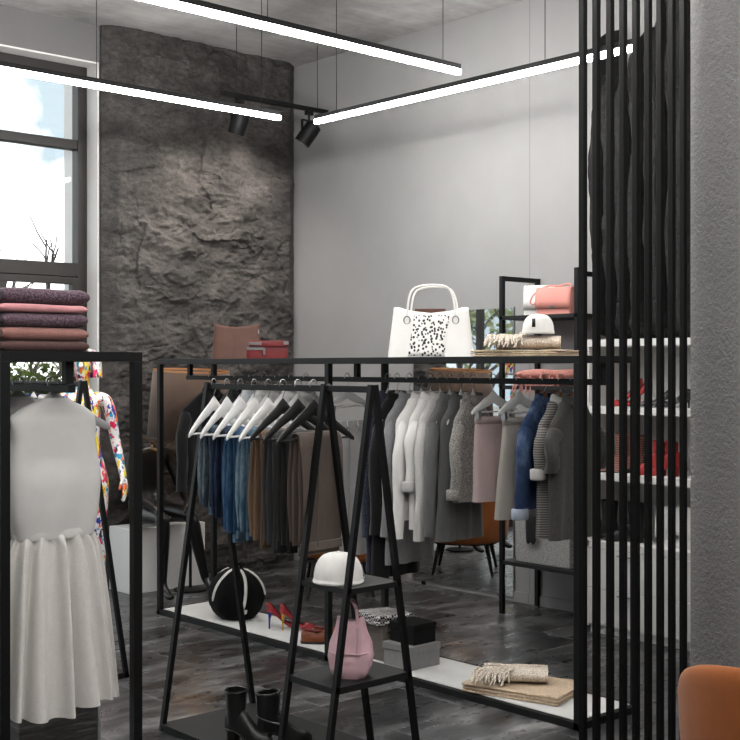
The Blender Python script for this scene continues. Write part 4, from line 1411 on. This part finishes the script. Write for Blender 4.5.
x, y = shelf_pt(644, 6.06); boot('ribbed_boot', 'brown ribbed boot on the middle shelf, right one', brn, (x, y, .965), radians(112), .23, .048, .03, GS, 'darkwood')
x, y = shelf_pt(667, 6.03); boot('red_boot', 'red suede boot on the middle shelf, left one', 'redshoe', (x, y, .965), radians(112), .2, .036, .06, GS, 'redshoe', .2, 'redshoe')
x, y = shelf_pt(680, 6.06); boot('red_boot', 'red suede boot on the middle shelf, right one', 'redshoe', (x, y, .965), radians(114), .2, .036, .06, GS, 'redshoe', .2, 'redshoe')
x, y = shelf_pt(617, 6.03); boot('black_boot', 'black boot on the lowest open shelf, left one', 'blacklea', (x, y, .555), radians(112), .235, .05, .03, GS)
x, y = shelf_pt(644, 6.05); boot('black_boot', 'black boot on the lowest open shelf, right one', 'blacklea', (x, y, .555), radians(112), .235, .05, .03, GS)
x, y = shelf_pt(680, 6.06)
flap_bag('handbag', 'white handbag on the lowest shelf beside the black boots', 'whitelea', (x, y, .555), radians(-78), .26, .1, .22, False)

# rough dark slabs on the wall over the shoe shelving
def slab(y0, y1, z0a, z0b, z1a, z1b, seed, label):
    mb = MB()
    nu, nv = 26, 70
    rows = []
    for j in range(nv + 1):
        q = j / nv
        row = []
        for i in range(nu + 1):
            p = i / nu
            yy = lerp(y0, y1, p) + .02 * noise.noise(Vector((seed, q * 6, p * 2)))
            top = lerp(z1a, z1b, p) + .03 * noise.noise(Vector((p * 5, seed, 1)))
            bot = lerp(z0a, z0b, p)
            z_ = lerp(bot, top, q)
            v = Vector((yy * 2.2, z_ * 1.6, seed))
            h = .05 * noise.noise(v) + .04 * noise.turbulence(v * 2.2, 4, True) + .05
            e = min(1, min(p, 1 - p) * 6, min(q, 1 - q) * 20)
            row.append(Vector((-.02 - (h + .13) * (e ** .5), yy, z_)))
        rows.append(row)
    mb.sheet(rows)
    b = []
    edge = rows[0] + [r[-1] for r in rows[1:]] + rows[-1][-2::-1] + [r[0] for r in rows[-2:0:-1]]
    base = [Vector((0, p.y, p.z)) for p in edge]
    mb.loft([edge, base], c0=False)
    yc = (y0 + y1) / 2
    for p in mb.v:
        p.y -= yc; p.z -= z0a
    o = mb.build('stone_slab', 'slab', None, 50, loc=(XR - .001, yc, z0a))
    tag(o, label, 'wall stone', 'dark stone slabs')
SP = []
def zz(px, py, X):
    u = (px - 370) / FPX
    d = X / (SF + CF * u)
    return CAMZ + (HOR - py) / FPX * d
XS = 6.18
for (pa, pb, ya, yb, ba, bb, sd, lb) in ((600, 609, 40, 28, 347, 347, 1.2, 'dark stone slab, first one after the open black shelf'), (610, 621.5, 62, 84, 347, 346, 4.4, 'dark stone slab with a top falling to the right'),
                                 (621.8, 634, 88, 56, 346, 345, 7.1, 'dark stone slab with a top rising to the right'), (634.5, 650, 50, 22, 345, 344, 9.9, 'dark stone slab over the ribbed boots'),
                                 (650.5, 670, 55, -20, 344, 343, 12.3, 'tall dark stone slab over the red boots'), (670.5, 700, -30, -60, 343, 341, 15.8, 'tall dark stone slab nearest to the partition')):
    slab(yat(pa, XS), yat(pb, XS), max(1.775, zz(pa, ba, XS)), max(1.775, zz(pb, bb, XS)), zz(pa, ya, XS), min(4.05, zz(pb, yb, XS)), sd, lb)

# ------------------------------------------------------------------ armchairs
def armchair(label, loc, rz):
    t = thing('armchair', label, 'armchair', loc, rz, 'orange tub armchairs')
    MB().loft([srect(.27 * a, .27 * a, z_, 48, .75, 0, -.01) for a, z_ in ((.9, .265), (1., .285), (1.02, .34), (.98, .375), (.85, .388))]).build('seat', 'orange', t, 50)
    rings = []
    N = 44
    for i in range(N + 1):
        s_ = i / N * 2 - 1
        a = pi / 2 + s_ * radians(112)
        R_ = .30
        cx, cy = R_ * cos(a), R_ * sin(a) - .01
        nrm = Vector((cos(a), sin(a), 0))
        top = .40 + .30 * (1 - abs(s_) ** 2.8) ** .8
        ring = []
        for k in range(20):
            b = 2 * pi * k / 20
            zc = (top + .25) / 2; hz = (top - .25) / 2
            v = math.copysign(abs(sin(b)) ** .35, sin(b)); u_ = math.copysign(abs(cos(b)) ** .7, cos(b))
            lean = .05 * max(0, (zc + hz * v - .3))
            ring.append(Vector((cx, cy, zc + hz * v)) + nrm * (.036 * u_ * (1 if 0 < i < N else .4) + lean))
        rings.append(ring)
    MB().loft(rings).build('backrest', 'orange', t, 60)
    MB().loft([srect(.26, .26, z_, 40, .8, 0, -.01) for z_ in (.235, .262)]).build('frame', 'darkwood', t, 40)
    for sx_, sy_ in ((-1, -1), (1, -1), (-1, 1), (1, 1)):
        MB().tube([(sx_ * .18, sy_ * .18 - .01, .24), (sx_ * .23, sy_ * .23 - .01, 0)], [.02, .011], 10).build('leg', 'darkwood', t)
    return t
a1 = armchair('orange tub armchair in front of the mirror behind the long rack', (5.64, 6.50, 0), radians(-128))
a2 = dup(a1, (3.665, 2.0, 0), radians(116), 'orange tub armchair in the lower right corner before the partition')
a2.scale = (1, 1, .965)

# ------------------------------------------------------------------ lamp, plinth, figures, chest
lp = thing('floor_lamp', 'floor lamp with large brown shade before the stone wall', 'lamp', (4.885, 7.27, 0))
MB().lathe([(0, 0), (.12, 0), (.12, .012), (.02, .022), (0, .022)], 28).build('base', 'black', lp)
MB().tube([(0, 0, .02), (0, 0, 1.135)], .011, 10).build('pole', 'black', lp)
tilt = Matrix.Rotation(radians(3.), 3, 'X')
def tl(mb):
    c = Vector((0, 0, 1.33))
    mb.v = [tilt @ (p - c) + c for p in mb.v]
    return mb
def ring_(r, z_, n=56):
    return [Vector((r * cos(2 * pi * k / n), r * sin(2 * pi * k / n), z_)) for k in range(n)]
tl(MB().loft([ring_(.30, 1.10), ring_(.27, 1.575)], c0=False, c1=False)).build('lamp_shade', 'shade', lp, 60, solid=.005)
tl(MB().loft([ring_(.2715, 1.568), ring_(.2735, 1.568), ring_(.2735, 1.580), ring_(.2675, 1.580), ring_(.2675, 1.568)], c0=False, c1=False)).build('rim', 'brass', lp, 60)
tl(MB().loft([ring_(.302, 1.096), ring_(.305, 1.096), ring_(.305, 1.108), ring_(.302, 1.108)], c0=False, c1=False)).build('lower_rim', 'darkwood', lp, 60)
MB().lathe([(0, 1.13), (.025, 1.14), (.04, 1.17), (.025, 1.205), (0, 1.21)], 16).build('bulb', emit('warm_bulb', (255, 190, 120), 11.), lp)
sp_ = MB()
for k in range(3):
    a = 2 * pi * k / 3
    sp_.tube([(0, 0, 1.27), (.27 * cos(a), .27 * sin(a), 1.27)], .004, 5)
tl(sp_).build('spider', 'black', lp)

tag(MB().box(-.315, .315, -.145, .145, 0, .457).build('display_plinth', plain('plinth_white', (206, 206, 205), .7, 0, .3, .03, 3), None, 0, .003, loc=(4.79, 7.55, 0)), 'white block plinth under the black seated mannequin', 'plinth')

def figure(name, label, mat, joints, edges, loc, rz, root, group=None):
    """one continuous skinned body"""
    names = list(joints)
    me = bpy.data.meshes.new(name)
    me.from_pydata([joints[n][:3] for n in names], [(names.index(a), names.index(b)) for a, b in edges], [])
    o = bpy.data.objects.new(name, me); COL.objects.link(o)
    md = o.modifiers.new('skin', 'SKIN')
    for i, n in enumerate(names):
        r = joints[n][3]
        me.skin_vertices[0].data[i].radius = r if isinstance(r, tuple) else (r, r)
        me.skin_vertices[0].data[i].use_root = (n == root)
    md.use_smooth_shade = True
    ss = o.modifiers.new('subsurf', 'SUBSURF'); ss.levels = 2; ss.render_levels = 2
    me.materials.append(MT[mat])
    o.location = loc; o.rotation_euler = (0, 0, rz)
    return tag(o, label, 'mannequin', group)

def hand(j, e, wrist, tag_, d, side, scale=1.):
    """five finger chains rooted in the palm; d: pointing direction, side: towards the thumb"""
    w = Vector(j[wrist][:3]); d = Vector(d).normalized(); side = Vector(side).normalized()
    pl = w + d * .075 * scale
    j['palm' + tag_] = (*pl, (.022, .036)); e.append((wrist, 'palm' + tag_))
    nrm = d.cross(side)
    for k, (off, L) in enumerate(((.027, .07), (.009, .08), (-.009, .075), (-.027, .058))):
        a = pl + side * off + d * .02; b = a + d * L * .55 + nrm * .008; c = b + d * L * .45 + nrm * .016
        for q, p, r in (('a', a, .0095), ('b', b, .0085), ('c', c, .007)):
            j['f%s%d%s' % (tag_, k, q)] = (*p, r)
        e += [('palm' + tag_, 'f%s%da' % (tag_, k)), ('f%s%da' % (tag_, k), 'f%s%db' % (tag_, k)), ('f%s%db' % (tag_, k), 'f%s%dc' % (tag_, k))]
    a = w + d * .035 + side * .034; b = a + d * .03 + side * .014 + nrm * .012; c = b + d * .028 + side * .002 + nrm * .01
    for q, p, r in (('a', a, .011), ('b', b, .0095), ('c', c, .008)):
        j['t%s%s' % (tag_, q)] = (*p, r)
    e += [(wrist, 't%sa' % tag_), ('t%sa' % tag_, 't%sb' % tag_), ('t%sb' % tag_, 't%sc' % tag_)]

# standing painted mannequin (faces -y locally)
J = {'pelvis': (0, 0, .94, (.125, .09)), 'waist': (0, 0, 1.08, (.105, .075)), 'chest': (0, -.005, 1.26, (.135, .088)), 'upper': (0, .005, 1.38, (.12, .07)), 'neck': (0, .008, 1.46, .045),
     'neck2': (0, 0, 1.51, .043), 'jaw': (0, -.02, 1.57, (.062, .075)), 'brow': (0, -.012, 1.65, (.075, .088)), 'crown': (0, -.005, 1.685, (.06, .07))}
E = [('pelvis', 'waist'), ('waist', 'chest'), ('chest', 'upper'), ('upper', 'neck'), ('neck', 'neck2'), ('neck2', 'jaw'), ('jaw', 'brow'), ('brow', 'crown')]
for sg, s_ in ((-1, 'L'), (1, 'R')):
    J.update({'sh' + s_: (sg * .15, .005, 1.385, .052), 'ar' + s_: (sg * .185, .01, 1.27, .043), 'el' + s_: (sg * .212, .03, 1.10, .035), 'fo' + s_: (sg * .238, -.0, 1.0, .034), 'wr' + s_: (sg * .27, -.045, .87, .022),
              'hip' + s_: (sg * .09, .0, .87, (.09, .095)), 'th' + s_: (sg * .1, -.005, .7, .075), 'kn' + s_: (sg * .1, -.01, .49, .052), 'ca' + s_: (sg * .105, .012, .36, .05), 'an' + s_: (sg * .11, .02, .1, .033), 'ft' + s_: (sg * .115, -.06, .045, (.035, .03)), 'to' + s_: (sg * .12, -.13, .028, (.036, .018))})
    E += [('upper', 'sh' + s_), ('sh' + s_, 'ar' + s_), ('ar' + s_, 'el' + s_), ('el' + s_, 'fo' + s_), ('fo' + s_, 'wr' + s_), ('pelvis', 'hip' + s_), ('hip' + s_, 'th' + s_), ('th' + s_, 'kn' + s_), ('kn' + s_, 'ca' + s_), ('ca' + s_, 'an' + s_), ('an' + s_, 'ft' + s_), ('ft' + s_, 'to' + s_)]
    hand(J, E, 'wr' + s_, s_, (sg * .15, -.3, -1), (-sg * .3, -1, .1))
fig = figure('mannequin', 'white standing mannequin splashed with bright paint beside the window', 'splat', J, E, (xat(83, 7.30), 7.30, 0), radians(-35), 'pelvis')
fc = MB()
MB().loft([[Vector((.014 * s1 * cos(2 * pi * k / 10), -.106 - d1 + .004 * cos(2 * pi * k / 10), z1 + .0)) for k in range(10)] for s1, d1, z1 in ((.4, -.006, 1.655), (.8, .006, 1.63), (1.1, .016, 1.605), (.7, .004, 1.595))]).build('nose', 'splat', fig, 60)
rings = []
for k in range(14):                                     # short bob of painted hair
    q = k / 13
    z_ = lerp(1.725, 1.53, q); r = .105 * (1 - (1 - min(1, q * 2.2)) ** 2.2) ** .5 + .004 + .012 * q
    rings.append([Vector((r * cos(a), r * 1.08 * sin(a) + .012, z_ + .006 * sin(9 * a) * q)) for a in [radians(-50 + 280 * i / 40) for i in range(41)]])
MB().sheet(rings).build('hair', 'splat', fig, 60, solid=.012)

# seated black mannequin without head, hands on its knees
J = {'pelvis': (0, .0, .56, (.14, .10)), 'waist': (0, .03, .70, (.11, .08)), 'chest': (0, .02, .86, (.135, .09)), 'upper': (0, 0, .97, (.11, .065)), 'neck': (0, -.015, 1.03, .042), 'neckt': (0, -.02, 1.065, .04)}
E = [('pelvis', 'waist'), ('waist', 'chest'), ('chest', 'upper'), ('upper', 'neck'), ('neck', 'neckt')]
for sg, s_ in ((-1, 'L'), (1, 'R')):
    J.update({'sh' + s_: (sg * .165, 0, .965, .054), 'el' + s_: (sg * .225, -.09, .74, .04), 'wr' + s_: (sg * .15, -.32, .63, .026),
              'hip' + s_: (sg * .09, -.05, .55, .085), 'th' + s_: (sg * .11, -.22, .56, .07), 'kn' + s_: (sg * .115, -.42, .55, .052), 'ca' + s_: (sg * .12 + (.03 if sg > 0 else 0), -.42, .38, .047), 'an' + s_: (sg * .125 + (.1 if sg > 0 else 0), -.42, .1, .031), 'ft' + s_: (sg * .13 + (.11 if sg > 0 else 0), -.49, .045, (.033, .028)), 'to' + s_: (sg * .135 + (.12 if sg > 0 else 0), -.56, .026, (.034, .017))})
    E += [('upper', 'sh' + s_), ('sh' + s_, 'el' + s_), ('el' + s_, 'wr' + s_), ('pelvis', 'hip' + s_), ('hip' + s_, 'th' + s_), ('th' + s_, 'kn' + s_), ('kn' + s_, 'ca' + s_), ('ca' + s_, 'an' + s_), ('an' + s_, 'ft' + s_), ('ft' + s_, 'to' + s_)]
    hand(J, E, 'wr' + s_, s_, (-sg * .25, -.8, -.55), (-sg * 1, -.2, .2))
figure('seated_mannequin', 'glossy black headless mannequin seated on the white plinth', 'glossblack', J, E, (4.69, 7.53, 0), radians(-2), 'pelvis')

ch = thing('storage_chest', 'dark planked chest on the floor under the silver dress hem', 'chest', (2.40, 4.72, 0))
MB().box(-.18, .18, -.2, .2, .02, .24).build('body', 'planks', ch, 0, .004)
MB().box(-.185, .185, -.205, .205, .24, .262).build('lid', 'planks', ch, 0, .003)
for x in (-.16, .16):
    for y in (-.18, .18):
        MB().box(x - .015, x + .015, y - .015, y + .015, 0, .02).build('foot', 'black', ch, 0)
for x in (.172,):
    MB().box(x, x + .012, -.207, -.195, .02, .24).build('corner_strip', 'greybox', ch, 0)

# ------------------------------------------------------------------ outside the window
struct('ground', MB().box(-30, 34, YB + .35, 60, -.35, -.25), 'soil', smooth=0)
def tree(label, loc, h, seed, mat, leafn, spread, group, name='tree', crown=(.35, 1.), leaf=.07, bare=False):
    t = thing(name, label, 'tree' if name == 'tree' else 'shrub', loc, 0, group)
    rnd = random.Random(seed)
    mb = MB(); tips = []
    def br(p, d, L, r, lev):
        q = p + d * L
        m = (p + q) / 2 + Vector((rnd.uniform(-1, 1), rnd.uniform(-1, 1), rnd.uniform(-1, 1))) * L * .08
        mb.tube([p, m, q], [r, r * .8, r * .6], 6)
        tips.append(q); tips.append(m) if lev > 1 else None
        if lev >= 4:
            return
        for k in range(3 if lev < 3 else 2):
            a = rnd.uniform(0, 2 * pi)
            nd = (d + Vector((cos(a), sin(a), rnd.uniform(-.1, .6))) * spread).normalized()
            br(p + (q - p) * rnd.uniform(.55, 1.), nd, L * rnd.uniform(.6, .8), r * .58, lev + 1)
    br(Vector((0, 0, 0)), Vector((0, 0, 1)), h * .36, h * .022, 0)
    mb.build('trunk', 'bark', t, 60)
    if not bare:
        fb = MB()
        for i in range(leafn):
            p = rnd.choice(tips) + Vector((rnd.gauss(0, 1), rnd.gauss(0, 1), rnd.gauss(0, .8))) * h * .07
            a = Vector((rnd.uniform(-1, 1), rnd.uniform(-1, 1), rnd.uniform(-1, 1))).normalized() * leaf
            b = a.orthogonal().normalized() * leaf * .5
            p.z = max(p.z, .1)
            fb.add([p - a, p + b, p + a, p - b], [(0, 1, 2, 3)])
        fb.build('foliage', mat, t, 0)
    return t
OZ = -.25
tree('bare branching tree outside the window at the left edge', (xat(-18, 15), 15., OZ), 4.5, 3, 'leafB', 0, .75, 'trees outside the window', bare=True)
tree('pale leafed tree outside behind the lower window pane', (xat(45, 19), 19., OZ), 3.7, 5, 'leafB', 900, .8, 'trees outside the window', leaf=.06)
tree('thin pale tree outside, reflected in the wall mirror', (-2.4, 14., OZ), 4.4, 8, 'leafB', 700, .85, 'trees outside the window', leaf=.08)
tree('dark green shrub outside right below the window transom', (xat(35, 11), 11., OZ), 2.4, 11, 'leafA', 2600, .95, 'shrubs outside the window', 'shrub', leaf=.06)
tree('dark green shrub outside farther left beyond the frame', (xat(-170, 11), 11.2, OZ), 2.5, 12, 'leafA', 2600, .95, 'shrubs outside the window', 'shrub', leaf=.06)
tree('yellow green shrub outside at the right window jamb', (xat(120, 13), 13, OZ), 2.1, 14, 'leafA', 2400, .95, 'shrubs outside the window', 'shrub', leaf=.055)

# ------------------------------------------------------------------ sky
w = bpy.data.worlds.new('sky'); scene.world = w; w.use_nodes = True
nt = w.node_tree; nt.nodes.clear()
out = nt.nodes.new('ShaderNodeOutputWorld'); bg = nt.nodes.new('ShaderNodeBackground'); tcn = nt.nodes.new('ShaderNodeTexCoord')
no = nt.nodes.new('ShaderNodeTexNoise'); no.inputs['Scale'].default_value = 8.; no.inputs['Detail'].default_value = 6
rp = nt.nodes.new('ShaderNodeValToRGB')
rp.color_ramp.elements[0].position = .42; rp.color_ramp.elements[0].color = (.19, .225, .245, 1)
rp.color_ramp.elements[1].position = .60; rp.color_ramp.elements[1].color = (1, 1, 1, 1)
nt.links.new(tcn.outputs['Generated'], no.inputs['Vector']); nt.links.new(no.outputs['Fac'], rp.inputs['Fac']); nt.links.new(rp.outputs['Color'], bg.inputs['Color'])
bg.inputs['Strength'].default_value = 1.15
nt.links.new(bg.outputs[0], out.inputs[0])

# ------------------------------------------------------------------ camera and view
cd = bpy.data.cameras.new('camera'); cam = bpy.data.objects.new('camera', cd); COL.objects.link(cam)
cam.location = (0, 0, CAMZ)
cam.rotation_euler = (radians(90), 0, -YAW)
cd.sensor_width = 36.; cd.lens = FPX / 740 * 36.
cd.shift_y = (HOR - 370) / 740
cd.clip_start = .05; cd.clip_end = 200
scene.camera = cam
scene.view_settings.view_transform = 'Standard'
scene.view_settings.look = 'None'
scene.view_settings.exposure = 1.9
scene.view_settings.gamma = 1.
scene.cycles.use_denoising = True
scene.cycles.max_bounces = 8
scene.cycles.transparent_max_bounces = 12
